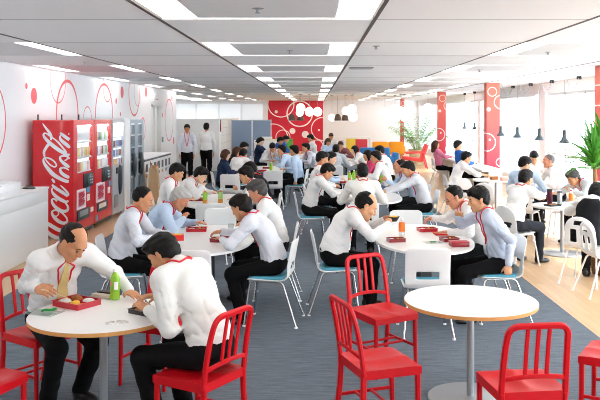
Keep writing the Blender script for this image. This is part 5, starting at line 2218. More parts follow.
    line = {'short': [-.085, -.085, -.07, -.03, -.022, .025, .045, .066, .07], 'full': [-.10, -.10, -.08, -.035, -.03, .01, .035, .05, .055],
            'messy': [-.10, -.10, -.08, -.035, -.03, .01, .03, .045, .05], 'salt': [-.085, -.085, -.07, -.03, -.02, .02, .045, .06, .065],
            'crop': [-.075, -.075, -.06, -.02, -.01, .03, .055, .075, .08], 'bald': [-.085, -.085, -.07, -.03, -.02, .045, .10, .16, .2], 'thin': [-.085, -.085, -.07, -.03, -.015, .055, .12, .16, .2],
            'reced': [-.085, -.085, -.07, -.03, -.02, .03, .055, .08, .2], 'long': [-.4, -.4, -.4, -.4, -.4, .0, .04, .05, .055], 'bob': [-.13, -.13, -.13, -.13, -.13, .0, .04, .05, .055], 'tied': [-.25, -.25, -.10, -.05, -.03, .02, .05, .06, .065]}[style]
    def hairline(X, Y, Z):
        qx, qy, qz = X - H[0], Y - H[1], Z - H[2]
        lx = (qx * HR[0, 0] + qy * HR[1, 0] + qz * HR[2, 0]) / hs
        ly = (qx * HR[0, 1] + qy * HR[1, 1] + qz * HR[2, 1]) / hs
        lz = (qx * HR[0, 2] + qy * HR[1, 2] + qz * HR[2, 2]) / hs
        d = (np.interp(lx, xs_, line) - lz) * 0.8 + 0.0045 * np.sin(150 * ly + 60 * lx + seed) + 0.003 * np.sin(310 * ly - 90 * lx)
        d = d + np.where(lx < 0.02, 0.25 * np.maximum(0, 0.03 - np.abs(lx - 0.0)), 0)
        if style in ('long', 'bob'):
            d = np.where(np.abs(ly) > 0.055, np.minimum(d, (lx - 0.03)), d)
        if style == 'reced':
            d = np.maximum(d, np.minimum((lx + 0.012 + 0.35 * np.abs(ly)) * 0.8, (0.058 - np.abs(ly)) * 0.9))
        if style == 'bald':
            top = 0.05 - np.sqrt((lx - 0.01) ** 2 * 0.45 + ly ** 2 * 1.2 + (lz - 0.12) ** 2 * 0.5)
            d = np.maximum(d, top)
        return d
    Hf.keep(hairline)
    Hf.obj('hair', HAIR[hair], t, relax=1)
    # ---------------- face details
    if face:
        for sd in (-1, 1):
            b = MB()
            b.ball((0, 0, 0), 1.0, 12, 8)
            M_ = Matrix.Translation(Vector(hp(.0835, sd * .0315, .0005))) @ Matrix(HR.tolist()).to_4x4() @ Matrix.Diagonal((.006 * hs, .0115 * hs, .0030 * hs, 1))
            b.v = [tuple(M_ @ Vector(p)) for p in b.v]
            b.obj('eye', M_eye, t)
            b = MB()
            pp = [hp(.0845, sd * .014, .0215), hp(.0865, sd * .030, .0265), hp(.077, sd * .049, .021)]
            b.tube(smooth_line(pp, 4), .0032 * hs, 6, scale=[1, 1.1, 1.1, 1.1, 1, 0.9, 0.8, 0.7, 0.4])
            b.obj('eyebrow', HAIR['dark'] if hair in ('silver', 'grey') else HAIR[hair], t)
        b = MB()
        b.tube(smooth_line([hp(.085, -.020, -.069), hp(.0925, 0, -.0685), hp(.085, .020, -.069)], 4), .0024 * hs, 6)
        b.obj('mouth', M_lip, t)
    if glasses:
        b = MB()
        for sd in (-1, 1):
            ring = [hp(.100, sd * .033 + .022 * math.cos(q), .0 + .016 * math.sin(q)) for q in np.linspace(0, 2 * PI, 17)[:-1]]
            b.tube(ring, .0016, 5, closed=True)
            b.tube([hp(.100, sd * .054, .004), hp(.07, sd * .082, .006), hp(.0, sd * .084, .004)], .0016, 5)
        b.tube([hp(.100, -.012, .004), hp(.102, .012, .004)], .0016, 5)
        b.obj('glasses', M_dgrey, t)
    if mask:
        b = MB()
        b.ball((0, 0, 0), 1.0, 16, 10)
        M_ = Matrix.Translation(Vector(hp(.066, 0, -.06))) @ Matrix(HR.tolist()).to_4x4() @ Matrix.Diagonal((.045 * hs, .06 * hs, .045 * hs, 1))
        b.v = [tuple(M_ @ Vector(p)) for p in b.v]
        b.obj('face_mask', M_white, t)
    # ---------------- lanyard and tie lie on the shirt
    def on_shirt(p, out):
        p, out = np.asarray(p, float), unit(out)
        best, seen = 0.0, False
        for k in np.arange(0.0, 0.30, 0.005):
            if T.at(p + out * k) < 0:
                best, seen = k, True
            elif seen or k > 0.10:
                break
        return p + out * (max(best, 0.05) + 0.006)
    if lanyard or tie:
        fwd3, fwd2, fwd1 = R3[:, 0], R2[:, 0], R1[:, 0]
        L3v = V3(0, 1, 0)
        meet = P1 + u1 * 0.02
    if lanyard:
        b = MB()
        path = []
        for sd in (-1, 1):
            side = []
            side.append(on_shirt(P3 + up3 * 0.02, -R3[:, 0] * 1.0 + L3v * sd * 0.02))
            side.append(on_shirt(P3 + up3 * 0.012, -R3[:, 0] * 0.7 + L3v * sd * 0.7))
            side.append(on_shirt(P3 + up3 * 0.004, L3v * sd * 1.0 + R3[:, 2] * 0.75 + R3[:, 0] * 0.15))
            for q in np.linspace(0, 1, 8):
                if q < 0.45:
                    w = q / 0.45
                    base = (P3 - up3 * 0.02) * (1 - w) + P2 * w
                    Rq = R3[:, 0] * (1 - w) + R2[:, 0] * w
                else:
                    w = (q - 0.45) / 0.55
                    base = P2 * (1 - w) + (P1 + u1 * 0.03) * w
                    Rq = R2[:, 0] * (1 - w) + R1[:, 0] * w
                side.append(on_shirt(base, unit(Rq) + L3v * sd * (0.62 * (1 - q) + 0.02)))
            path.append(side)
        full = list(reversed(path[0])) + path[1][1:]
        rr = max(0.0062, vx * 0.52)
        b.tube([tuple(T.out(p, rr * 0.75)) for p in smooth_line(full, 6)], rr, 8)
        ln = b.obj('lanyard', M_lany, t)
        if card:
            e = path[0][-1]
            b = MB()
            b.box((-0.002, -0.04, -0.10), (0.002, 0.04, 0.0), 0.001)
            M_ = Matrix.Translation(Vector(e + V3(0.012, 0, -0.0))) @ Matrix(R1.tolist()).to_4x4()
            b.v = [tuple(M_ @ Vector(p)) for p in b.v]
            b.obj('name_card', M_card, ln)
    if tie:
        b = MB()
        line = [on_shirt(P3 - up3 * 0.03, fwd3), on_shirt(P3 - up3 * 0.09, fwd3), on_shirt(P2 + up2 * 0.03, fwd2), on_shirt(P2 - up2 * 0.06, fwd2), on_shirt(P1 + u1 * 0.04, fwd1), on_shirt(P1 + u1 * 0.0, fwd1)]
        n = 21
        sm = [T.out(p, 0.008) for p in smooth_line(line, 4)]
        ws = np.interp(np.linspace(0, 1, len(sm)), [0, 0.08, 0.12, 0.8, 0.95, 1.0], [0.9, 1.0, 0.75, 1.6, 1.7, 0.1])
        b.sweep([tuple(p) for p in sm], [(0.005, -0.024), (0.005, 0.024), (-0.004, 0.024), (-0.004, -0.024)], up=(1, 0, 0.3), scale=list(ws))
        b.obj('tie', M_tie, t)
    t_info = {'root': t, 'hips': hips, 'F': F, 'L': Lf, 'hands': [(hips + F * h[0][0] + Lf * h[0][1] + V3(0, 0, h[0][2]), F * h[1][0] + Lf * h[1][1] + V3(0, 0, h[1][2]), F * h[2][0] + Lf * h[2][1] + V3(0, 0, h[2][2])) for h in hands],
              'head': V3(*P), 'mouth': hips + F * hp(.1, 0, -.07)[0] + Lf * hp(.1, 0, -.07)[1] + V3(0, 0, hp(.1, 0, -.07)[2]), 'lean': (lo_ + hi_) / 2}
    return t_info
def HP(px, py, y):
    x, z = XZ(px, py, y)
    return V3(x, y, z)

NEAR, MID, FAR_, DIST = 0.0065, 0.0085, 0.0115, 0.015
PPL = {}
def who(key, label, heading, px, py, y, chair=None, short=None, **kw):
    v = NEAR if y < 6 else MID if y < 9.5 else FAR_ if y < 14 else DIST
    kw.setdefault('voxel', v)
    kw.setdefault('face', y < 24)
    kw.setdefault('seed', len(PPL))
    if chair in ('plain', 'key'):
        kw.setdefault('seat', 0.452)
    if chair == 'red':
        kw.setdefault('seat', 0.474)
    coff = kw.pop('coff', 0.055)
    if not kw.get('standing') and key not in ('MA', 'MB', 'R2', 'L12', 'L5', 'B2', 'R14'):
        kw['size'] = kw.get('size', 1.0) * 0.94
        kw['hscale'] = kw.get('hscale', 1.0) * 1.075
        kw['slim'] = 1.05
    p = person(label, 0, 0, heading, HP(px, py, y), **kw)
    PPL[key] = p
    if chair in ('teal', 'plain', 'key'):
        c = p['hips'] + p['F'] * coff
        lab = {'teal': 'white chair with teal seat under the ', 'plain': 'plain white chair under the ', 'key': 'white chair with keyhole cutouts under the '}[chair] + short
        put_chair(chair, c[0], c[1], heading, lab, {'teal': GT, 'plain': 'plain white chairs on the wood floor', 'key': 'cutout chairs by the window'}[chair], z=0.006 if CARPET_L < c[0] < CARPET_R else 0.0)
    return p

# --- nearest table
who('MA', 'balding man in a white shirt and yellow tie bending over a red lunch box', -48, 73, 242, 5.15, 'red', skin='tan', hair='dark', style='reced', pitch=42, yaw=24, hscale=1.03,
    rh=(-1.86, 5.08, 0.84), lh=(-1.31, 5.36, 0.75), rmode='chop', lmode='flat', tie=True, belly=0.1, feet=[(0.24, -0.12), (0.20, 0.13)], relbow=(-0.7, -0.05, -0.75))
who('MB', 'dark haired man in a white shirt seen from behind on a red chair in front', 150, 163, 253, 4.82, 'red', skin='tan', style='full', shirt='offwhite', pitch=38, yaw=14,
    rh=(-1.02, 4.88, 0.84), lh=(-1.03, 4.68, 0.765), rmode='chop', lmode='curl', feet=[(0.33, -0.15), (0.31, 0.13)], size=1.0, lelbow=(-0.8, 0.25, -0.6))
# --- right oval table
who('MC', 'balding man in profile lifting food to his mouth behind a red chair', 3, 366, 206, 7.8, 'teal', 'balding man lifting food to his mouth', style='reced', pitch=30, hscale=1.16,
    rh=(0.74, 7.58, 0.92), lh=(0.72, 7.84, 0.92), rmode='face', lmode='hold', belly=0.26, size=1.0, neck=0.95, relbow=(-0.2, -0.6, -0.8))
who('P7', 'man with glasses and receding hair at the right oval table', 186, 454, 197, 8.28, 'teal', 'man with glasses and receding hair', style='thin', skin='ruddy', glasses=True, pitch=30,
    rh=(1.30, 8.55, 0.82), lh=(1.42, 8.08, 0.75), rmode='chop', lmode='flat')
who('P8', 'young man in a pale blue shirt with one hand down on his chair', 184, 478, 199, 7.45, 'teal', 'young man in the pale blue shirt', style='full', shirt='paleblue', pitch=15,
    rh=(1.42, 7.62, 1.00), lh=(1.83, 7.19, 0.58), rmode='face', lmode='down', card=True, feet=[(0.40, -0.12), (0.34, 0.14)], lelbow=(-0.9, 0.4, -0.1))
# --- left oval table
who('P9', 'man with cropped receding hair holding a red carton', 5, 143, 199, 7.5, 'teal', 'man holding the red cup', style='thin', shirt='cool', skin='tan', pitch=22,
    rh=(-1.50, 7.32, 0.80), lh=(-1.48, 7.66, 0.77), rmode='hold')
who('P10', 'silver haired man in a light blue shirt eating with his hand at his mouth', 0, 180, 199, 8.3, 'teal', 'silver haired man', style='short', hair='silver', shirt='lightblue', skin='ruddy', pitch=34,
    rh=(-1.40, 8.14, 0.90), lh=(-1.32, 8.5, 0.77), rmode='face')
who('P11', 'man with tousled dark hair in white, his chair back towards the aisle', 172, 241, 207, 7.4, 'teal', 'man with tousled dark hair', style='messy', hair='dark', shirt='cool', skin='tan', pitch=26, yaw=-18,
    rh=(-0.94, 7.58, 0.82), lh=(-0.90, 7.34, 0.78), rmode='chop', feet=[(0.38, -0.12), (0.31, 0.13)])
who('P12', 'grey haired man in a white shirt beside the man with tousled dark hair', 180, 257, 191, 8.35, 'teal', 'grey haired man beside the aisle', style='messy', hair='salt', skin='ruddy', pitch=24, yaw=-10)
# --- third row left
who('P13', 'black haired man in a white shirt with red lanyard nearest the paper bag', 0, 177, 172, 10.9, 'teal', 'black haired man nearest the paper bag', style='full', pitch=28)
who('P14', 'man in a white shirt resting his chin on his hand before the two tea bottles', -6, 201, 175, 11.7, 'teal', 'man resting his chin on his hand', style='full', pitch=32,
    rh=(-1.70, 11.56, 0.92), lh=(-1.60, 11.85, 0.77), rmode='face', skin='fair')
who('P15', 'man raising a hand to his mouth, facing left before the man in black', 180, 246, 175, 10.9, 'teal', 'man raising a hand before the man in black', style='full', pitch=20,
    rh=(-1.16, 11.02, 0.92), lh=(-1.15, 10.75, 0.78), rmode='face')
who('P16', 'man in a black top with red lanyard behind the grey haired man', 178, 250, 170, 11.75, 'teal', 'man in the black top', coff=0.04, style='full', shirt='black', pitch=30)
# --- standing pair
who('S1', 'standing man facing us in a light shirt with a red lanyard, by the locker partition', -84, 187, 128.5, 21.3, standing=True, style='full', shirt='cool', pitch=14, size=1.0, slim=0.88, skin='tan', rmode='down', lmode='down')
who('S2', 'standing man turned away from us in a white shirt, by the locker partition', 84, 206.5, 127, 22.2, standing=True, style='full', pitch=0, size=1.01, slim=0.88, rmode='down', lmode='down', lanyard=False)
# --- fourth row left
who('L1', 'woman with brown bobbed hair in a navy top, her head in profile', 15, 226, 155, 16.0, 'teal', 'woman with the brown bob', style='bob', hair='brown', shirt='navy', skin='fair', pitch=18, size=0.93, lanyard=False)
who('L2', 'man with rounded white back beside the woman with the brown bob', 62, 243.5, 154, 17.25, 'teal', 'man with the rounded white back', style='full', pitch=20)
who('L3', 'person with long brown hair in black behind the rounded white back', 8, 237.5, 151.5, 18.4, 'teal', 'person with long brown hair', style='long', hair='brown', shirt='black', pants='charcoal', size=0.93, lanyard=False)
who('L4', 'black haired person in a charcoal top at the far left of the navy woman\'s table', 0, 244, 146.8, 19.5, 'teal', 'black haired person in the charcoal top', style='full', shirt='charcoal', lanyard=False)
who('L5', 'woman with tied hair in a bright navy top before the blue partition', -10, 261, 141.5, 22.0, 'teal', 'woman with tied hair', style='tied', hair='dark', shirt='navy', skin='fair', size=0.97, pitch=26, lanyard=False, rh=(-1.15, 21.6, .80), lh=(-1.15, 22.0, .80))
who('L6', 'black haired man in a white shirt bowing his head at the table\'s far end', -95, 272.5, 147.5, 20.2, 'teal', 'black haired man bowing his head', style='full', pitch=45)
who('L7', 'man in a light blue shirt talking with a hand raised, before the white cabinet', 185, 281.5, 150, 18.3, 'teal', 'man talking with a raised hand', style='full', shirt='lightblue', pitch=2, rh=(-1.0, 18.55, 0.98), rmode='face')
who('L8', 'upright man in light blue with a hand on his chair', 172, 294, 150.5, 16.8, 'teal', 'upright man in the light blue shirt', style='full', shirt='lightblue', pitch=4, yaw=-14, lh=(-0.42, 16.5, 0.56), lmode='down', lanyard=False)
who('L9', 'person in a blue top in front of the red ringed wall, left of two', 0, 280.5, 140.8, 23.6, 'teal', 'left person in blue before the red wall', style='full', shirt='blue', lanyard=False)
who('L10', 'person in a blue top in front of the red ringed wall, right of two', 0, 286, 139.2, 25.3, 'teal', 'right person in blue before the red wall', style='full', shirt='blue', lanyard=False)
who('L11', 'man in a striped shirt looking left before the red ringed wall', 196, 305.5, 147.5, 20.0, 'teal', 'man in the striped shirt', style='full', shirt='striped', pitch=6)
who('L12', 'man in a white shirt leaning in front of the red ringed wall', 172, 310.5, 138, 24.6, 'teal', 'man leaning before the red wall', style='full', pitch=20, lanyard=False)
# --- third row right
who('R1', 'man with glasses and full black hair eating beside the aisle', 3, 327.5, 171.5, 11.65, 'teal', 'man eating with glasses by the aisle', coff=0.04, style='full', pitch=32, glasses=True, rh=(0.46, 11.5, 0.82), lh=(0.46, 11.85, 0.77), rmode='chop')
who('R2', 'black haired man in a white shirt behind the man with glasses', 0, 322.5, 158.5, 12.95, 'teal', 'black haired man behind the one with glasses', style='full', pitch=16)
who('R3', 'man in a light blue shirt reaching over the table, his face showing', 0, 331, 158.5, 14.2, 'teal', 'man in light blue reaching over the table', style='full', shirt='lightblue', skin='light', pitch=10)
who('R4', 'black haired man in a white shirt seen from behind at the end of the table', 90, 362.5, 172, 10.72, 'teal', 'man seen from behind at the table end', style='full', shirt='offwhite', pitch=10)
who('R5', 'dark haired man in a light grey shirt looking down, beside the wood floor', 182, 408, 169, 12.0, 'teal', 'dark haired man beside the wood floor', style='short', shirt='cool', pitch=26, lh=(1.10, 11.82, 0.79), rh=(1.12, 12.15, 0.79))
who('R6', 'bald man in a light blue shirt holding up a green can', 186, 399, 166, 12.95, 'teal', 'bald man with the green can', style='bald', hair='dark', shirt='lightblue', skin='ruddy', pitch=12, lh=(1.20, 12.72, 0.90), lmode='hold', lelbow=(0.1, 0.4, -0.9))
who('R7', 'man in a white shirt and blue jeans in profile before the blue sofa', 176, 375.5, 157, 15.0, 'teal', 'man in jeans', style='full', pants='denim', pitch=8)
who('R8', 'long haired person in magenta beside the man in jeans', 180, 367.5, 155.5, 16.2, 'teal', 'long haired person in magenta', style='long', hair='dark', shirt='magenta', size=0.94, pitch=14)
who('R9', 'black haired person in a white shirt right before the blue sofa', 180, 379.5, 151, 17.6, 'teal', 'black haired person before the sofa', style='full', pitch=14)
who('R10', 'black haired man in a grey shirt seen from behind in the middle distance', 84, 336, 149.5, 18.3, 'teal', 'black haired man in the grey shirt', style='full', shirt='grey', pitch=6, lanyard=False)
who('R11', 'black haired woman in a white shirt with a red lanyard facing left', 180, 354.5, 150, 20.2, 'teal', 'black haired woman facing left', style='bob', size=0.93, pitch=14, skin='fair')
who('R12', 'brown haired person in a checked reddish top in the middle distance', -92, 340.5, 145.5, 22.2, 'teal', 'person in the checked reddish top', style='full', hair='brown', shirt='plaid', pitch=14, lanyard=False)
who('R13', 'woman with long brown hair in a light blue top in the middle distance', -62, 328, 141.5, 23.5, 'teal', 'woman with long brown hair', style='long', hair='brown', shirt='lightblue', size=0.94, lanyard=False)
who('R14', 'brown haired person farthest back before the pale niche', -85, 331, 136.5, 27.0, 'teal', 'brown haired person farthest back', style='full', hair='brown', lanyard=False)
# --- window side
who('B1', 'black haired man in a white shirt facing right beside the striped red column', 4, 466.5, 157.5, 15.3, 'plain', 'man facing right beside the red column', style='full', pitch=14, lanyard=False, sleeves='rolled', rh=(3.40, 15.15, .80), lh=(3.40, 15.5, .80))
who('B2', 'man in a bright blue jacket leaning on the window counter', 8, 458, 144.5, 18.7, 'plain', 'man in the bright blue jacket', style='full', shirt='blue', pitch=6, lanyard=False, rh=(3.88, 18.6, 0.83), lh=(3.88, 18.95, 0.83))
who('B3', 'woman in pink with long dark hair at the far end of the counter', 5, 436, 143.5, 21.3, 'plain', 'woman in pink', style='long', hair='brown', shirt='pink', size=0.95, pitch=8, lanyard=False, rh=(3.8, 21.2, .83), lh=(3.8, 21.5, .83))
who('B4', 'man in white with his back to us at the small window table', 36, 526, 178.5, 10.3, 'plain', 'man with his back to us by the window', style='full', pants='slate', pitch=16, rh=(3.24, 10.62, 0.84), lh=(3.13, 10.92, 0.80), rmode='chop', feet=[(0.40, -0.12), (0.32, 0.13)])
who('B5', 'man in light blue at the window side behind a white back', 56, 525, 164, 12.4, 'plain', 'man in light blue by the window', style='full', shirt='lightblue', pitch=24, yaw=-40, feet=[(0.28, -0.12), (0.22, 0.13)], skin='light')
who('B6', 'black haired man in white bending his head behind the light blue shirt', -104, 534, 157.5, 14.5, 'plain', 'black haired man bending by the window', style='full', pitch=34, lanyard=False)
who('B7', 'older man with short grey hair in a white shirt looking left by the window', 182, 548.5, 161, 13.6, 'plain', 'older man with short grey hair', style='crop', hair='grey', pitch=0, lanyard=False, skin='ruddy')
who('B8', 'black haired man bent over the drinks with a hand at his mouth beside the dracaena', 196, 573, 177.5, 11.75, 'plain', 'man bent over the drinks', style='full', hair='salt', shirt='cool', pitch=32, lh=(3.86, 11.55, 0.86), lmode='face', rh=(3.72, 11.75, 0.78))
who('B9', 'black haired person in a black vest over white at the right photo edge', 50, 597, 193, 9.35, 'key', 'person in the black vest', style='bob', vest='black', pitch=26, lanyard=False, skin='fair')
put_chair('plain', 4.07, 12.42, 150, 'chair with a light green back behind the drinks by the window', 'plain white chairs on the wood floor', z=0.0)
# ------------------------------------------------------------------ things on the tables
M_bento = mat('bento_red', 'c3142a', 0.3, coat=0.2)
M_bdark = mat('bento_dark_red', '8e1020', 0.3, coat=0.2)
M_bblk = mat('tray_black', '151517', 0.35)
M_rice = mat('rice_white', 'f3f1ea', 0.8, bump=0.6, bscale=220)
M_egg = mat('egg_yellow', 'e8b93c', 0.55, noise=0.2, nscale=60)
M_fry = mat('fried_brown', 'a8662c', 0.7, noise=0.3, nscale=90, bump=0.5, bscale=150)
M_greenf = mat('greens', '3f9a35', 0.6, noise=0.3, nscale=60)
M_bran = mat('green_leaf_divider', '1f9a3e', 0.45)
M_stick_w = mat('chopstick_pale', 'e0c49a', 0.6)
M_stick_r = mat('chopstick_brown', 'a4582c', 0.5)
M_bgreen = mat('tea_label_green', '8cc428', 0.4)
M_tea = mat('tea_amber', 'cf8a2a', 0.25, spec=0.5)
M_orange = mat('orange_label', 'f07a1e', 0.4)
M_cap = mat('cap_white', 'f2f2f0', 0.4)


def lump(b, c, r, seed_, n=10, m=7):
    rnd = random.Random(seed_)
    k0 = len(b.v)
    b.ball(c, r, n, m)
    for i in range(k0, len(b.v)):
        v = b.v[i]
        f = 1 + 0.10 * math.sin(17 * v[0] * 30 + seed_) * math.sin(23 * v[1] * 30)
        b.v[i] = tuple(c[q] + (v[q] - c[q]) * f for q in range(3))


def open_tray(b, w, d, h, t=0.004, lip=0.006):
    """tray with walls, a lip and one divider"""
    b.box((-w / 2, -d / 2, 0), (w / 2, d / 2, t))
    b.box((-w / 2, -d / 2, t), (-w / 2 + t, d / 2, h))
    b.box((w / 2 - t, -d / 2, t), (w / 2, d / 2, h))
    b.box((-w / 2 + t, -d / 2, t), (w / 2 - t, -d / 2 + t, h))
    b.box((-w / 2 + t, d / 2 - t, t), (w / 2 - t, d / 2, h))
    b.box((-w / 2 - lip, -d / 2 - lip, h), (w / 2 + lip, -d / 2 + t, h + 0.003))
    b.box((-w / 2 - lip, d / 2 - t, h), (w / 2 + lip, d / 2 + lip, h + 0.003))
    b.box((-w / 2 - lip, -d / 2 + t, h), (-w / 2 + t, d / 2 - t, h + 0.003))
    b.box((w / 2 - t, -d / 2 + t, h), (w / 2 + lip, d / 2 - t, h + 0.003))
    b.box((-0.002, -d / 2 + t, t), (0.002, d / 2 - t, h * 0.9))


def bento(x, y, rz, label, w=0.21, d=0.15, m_=None, z=TZ, food=True, group='lunch boxes'):
    t = thing('lunch_box', label, 'lunch box', (x, y, z), math.radians(rz), group)
    b = MB()
    open_tray(b, w, d, 0.034)
    b.obj('tray', m_ or M_bento, t, smooth=False)
    if food:
        b = MB()
        b.ball((-w * 0.25, 0, 0.018), (w * 0.2, d * 0.38, 0.016), 14, 8)
        b.obj('rice', M_rice, t)
        for k, (fx, fy, m2) in enumerate(((0.14, 0.2, M_egg), (0.32, 0.1, M_fry), (0.2, -0.22, M_greenf), (0.36, -0.2, M_fry))):
            b = MB()
            lump(b, (w * fx, d * fy, 0.02), (w * 0.09, d * 0.15, 0.016), k)
            b.obj('side_dish', m2, t)
    return t


def bottle(x, y, z, label, h=0.205, r=0.033, cap=M_cap, body=M_bgreen, liquid=None, group='drink bottles', split=0.55, label_m=None):
    t = thing('drink_bottle', label, 'bottle', (x, y, z), 0, group)
    b = MB()
    b.lathe([(0.0, 0.004), (r * 0.7, 0.0), (r, 0.006), (r, h * 0.22), (r * 0.94, h * 0.25), (r, h * 0.28), (r, h * 0.66), (r * 0.8, h * 0.78), (r * 0.42, h * 0.87), (r * 0.40, h * 0.92)], 24)
    b.obj('bottle_body', liquid or body, t)
    b = MB()
    b.lathe([(r * 1.015, h * 0.28), (r * 1.015, h * 0.66), (r * 0.83, h * 0.775)], 24)
    b.obj('sleeve_label', label_m or body, t)
    b = MB()
    b.lathe([(0.0, h * 0.905), (r * 0.47, h * 0.905), (r * 0.47, h * 0.995), (r * 0.4, h), (0.0, h)], 20)
    b.obj('cap', cap, t)
    return t


def sticks(p0, p1, label, m_, gap=0.014):
    p0, p1 = Vector(p0), Vector(p1)
    d = (p1 - p0).normalized()
    s = d.cross(Vector((0, 0, 1))).normalized()
    for k, w in ((0, 'upper'), (1, 'lower')):
        o = p0 + s * gap * (k - 0.5) * 1.4 + Vector((0, 0, 0.006 * k))
        e = p1 + s * gap * (k - 0.5) * 0.5
        b = MB()
        b.bar([tuple(o), tuple(e)], 0.0075, 0.0075, (0, 0, 1), scale=[1.0, 0.6])
        tag(b.obj('chopstick', m_, smooth=False), label, 'chopstick', 'pair: ' + label)


# nearest table ----------------------------------------------------
bx = (-1.62, 5.17)
t = thing('lunch_box', 'bright red lunch box with many dishes before the man in the yellow tie', 'lunch box', (bx[0], bx[1], TZ), math.radians(-32), 'lunch boxes')
b = MB()
open_tray(b, 0.25, 0.20, 0.036)
b.box((-0.12, -0.002, 0.004), (0.12, 0.002, 0.032))
b.obj('tray', M_bento, t, smooth=False)
def on_box(o, x, y, z, q=-32):
    a = math.radians(q)
    o.location = (bx[0] + x * math.cos(a) - y * math.sin(a), bx[1] + x * math.sin(a) + y * math.cos(a), TZ + z)
    o.rotation_euler = (0, 0, a)
for nm, lab, x, y, r, m_, cat, sd_ in (('rice_portion', 'white rice in the front corner of the bright red lunch box', -0.062, -0.05, (0.050, 0.039, 0.020), M_rice, 'rice', 1),
                                       ('omelette_slice', 'yellow omelette slice in the bright red lunch box', 0.042, -0.050, (0.032, 0.037, 0.020), M_egg, 'egg', 2),
                                       ('fried_cutlet', 'brown fried cutlet in the bright red lunch box', -0.062, 0.05, (0.049, 0.038, 0.021), M_fry, 'food', 3),
                                       ('fish_piece', 'pale fish piece in the bright red lunch box', 0.062, 0.05, (0.046, 0.037, 0.019), M_rice, 'food', 4),
                                       ('pickle_portion', 'orange pickles beside the omelette in the bright red lunch box', 0.097, -0.05, (0.014, 0.03, 0.014), M_orange, 'food', 5)):
    b = MB()
    lump(b, (0, 0, r[2] * 1.12 + 0.001), r, sd_, 16, 10)
    o = tag(b.obj(nm, m_), lab, cat)
    on_box(o, x, y, 0.004)
lx, ly = XY(44, 313, TZ)
t = thing('plastic_lid', 'clear plastic lid with a green strip at the table edge beside the red lunch box', 'lid', (lx, ly, TZ + 0.001), math.radians(-20))
b = MB()
b.box((-0.11, -0.07, 0), (0.11, 0.07, 0.002))
b.box((-0.11, -0.07, 0.002), (-0.106, 0.07, 0.014))
b.box((0.106, -0.07, 0.002), (0.11, 0.07, 0.014))
b.obj('lid_shell', M_clear, t, smooth=False)
b = MB()
b.bar(smooth_line([(-0.045, 0.0, 0.012), (-0.02, -0.006, 0.018), (0.01, 0.004, 0.014), (0.045, 0.012, 0.02)], 4), 0.014, 0.02, (0, 0, 1))
o = tag(b.obj('leaf_divider', M_bran), 'curled green strip lying on the clear plastic lid', 'garnish')
o.location = (lx + 0.03, ly + 0.01, TZ + 0.002)
o.rotation_euler = (0, 0, math.radians(6))
cx, cy = XY(104, 297, TZ)
t = thing('folded_towel', 'folded beige hand towel under the black phone between lunch box and bottle', 'towel', (cx, cy, TZ), math.radians(-28))
b = MB()
b.box((-0.085, -0.05, 0.0), (0.085, 0.05, 0.014), 0.006)
b.obj('cloth_layer', mat('towel_beige', 'cfc3b4', 0.9, bump=0.4, bscale=90), t)
b = MB()
b.box((-0.08, -0.047, 0.0145), (0.078, 0.045, 0.026), 0.006)
b.obj('cloth_layer', mat('towel_cream', 'ddd3c4', 0.9, bump=0.4, bscale=90), t)
t = thing('phone', 'black phone lying on the folded beige towel', 'phone', (cx + 0.02, cy + 0.02, TZ + 0.027), math.radians(-24))
b = MB()
b.box((-0.07, -0.035, 0.0), (0.07, 0.035, 0.010), 0.004)
b.obj('case', M_black, t)
b = MB()
b.box((-0.06, -0.03, 0.010), (0.06, 0.03, 0.0108))
b.obj('screen', mat('dark_glass', '0a0b0d', 0.08), t, smooth=False)
px_, py_ = XY(115, 299.5, TZ)
tb = bottle(px_, py_, TZ, 'green tea bottle with a white cap beside the black phone', h=0.215, r=0.033, body=M_bgreen, liquid=mat('tea_green', '9fcf3a', 0.25), label_m=mat('label_green', '86bf22', 0.4))
b = MB()
r_ = 0.0338
b.add([(r_ * math.cos(a_), r_ * math.sin(a_), z_) for a_ in np.linspace(-1.5, -0.7, 6) for z_ in (0.075, 0.13)], [(2 * i, 2 * i + 2, 2 * i + 3, 2 * i + 1) for i in range(5)])
so_ = b.obj('label_patch', M_white, tb)
b = MB()
b.add([(r_ * math.cos(a_), r_ * math.sin(a_), z_) for a_ in np.linspace(-2.5, -1.9, 6) for z_ in (0.10, 0.135)], [(2 * i, 2 * i + 2, 2 * i + 3, 2 * i + 1) for i in range(5)])
so_ = b.obj('label_patch', mat('label_pink', 'd98a80', 0.4), tb)
wx, wy = XY(117, 323, TZ)
t = thing('film_wrapper', 'crumpled clear wrapper in front of the black lunch tray', 'wrapper', (wx, wy, TZ), math.radians(20))
rnd = random.Random(3)
b = MB()
n = 9
vs = [(-0.07 + 0.14 * i / n, -0.035 + 0.07 * j / n, 0.003 + 0.016 * rnd.random() * math.sin(PI * i / n) * math.sin(PI * j / n)) for i in range(n + 1) for j in range(n + 1)]
fs = [(i * (n + 1) + j, (i + 1) * (n + 1) + j, (i + 1) * (n + 1) + j + 1, i * (n + 1) + j + 1) for i in range(n) for j in range(n)]
b.add(vs, fs)
b.obj('film', clear_mat('clear_film', (0.97, 0.97, 0.96), 0.35, 0.2), t, smooth=False)
mx_, my_ = XY(147, 313, TZ)
t = thing('lunch_tray', 'black lunch tray of white rice before the man seen from behind', 'lunch box', (mx_, my_, TZ), math.radians(-34), 'lunch boxes')
b = MB()
open_tray(b, 0.20, 0.14, 0.026)
b.obj('tray', M_bblk, t, smooth=False)
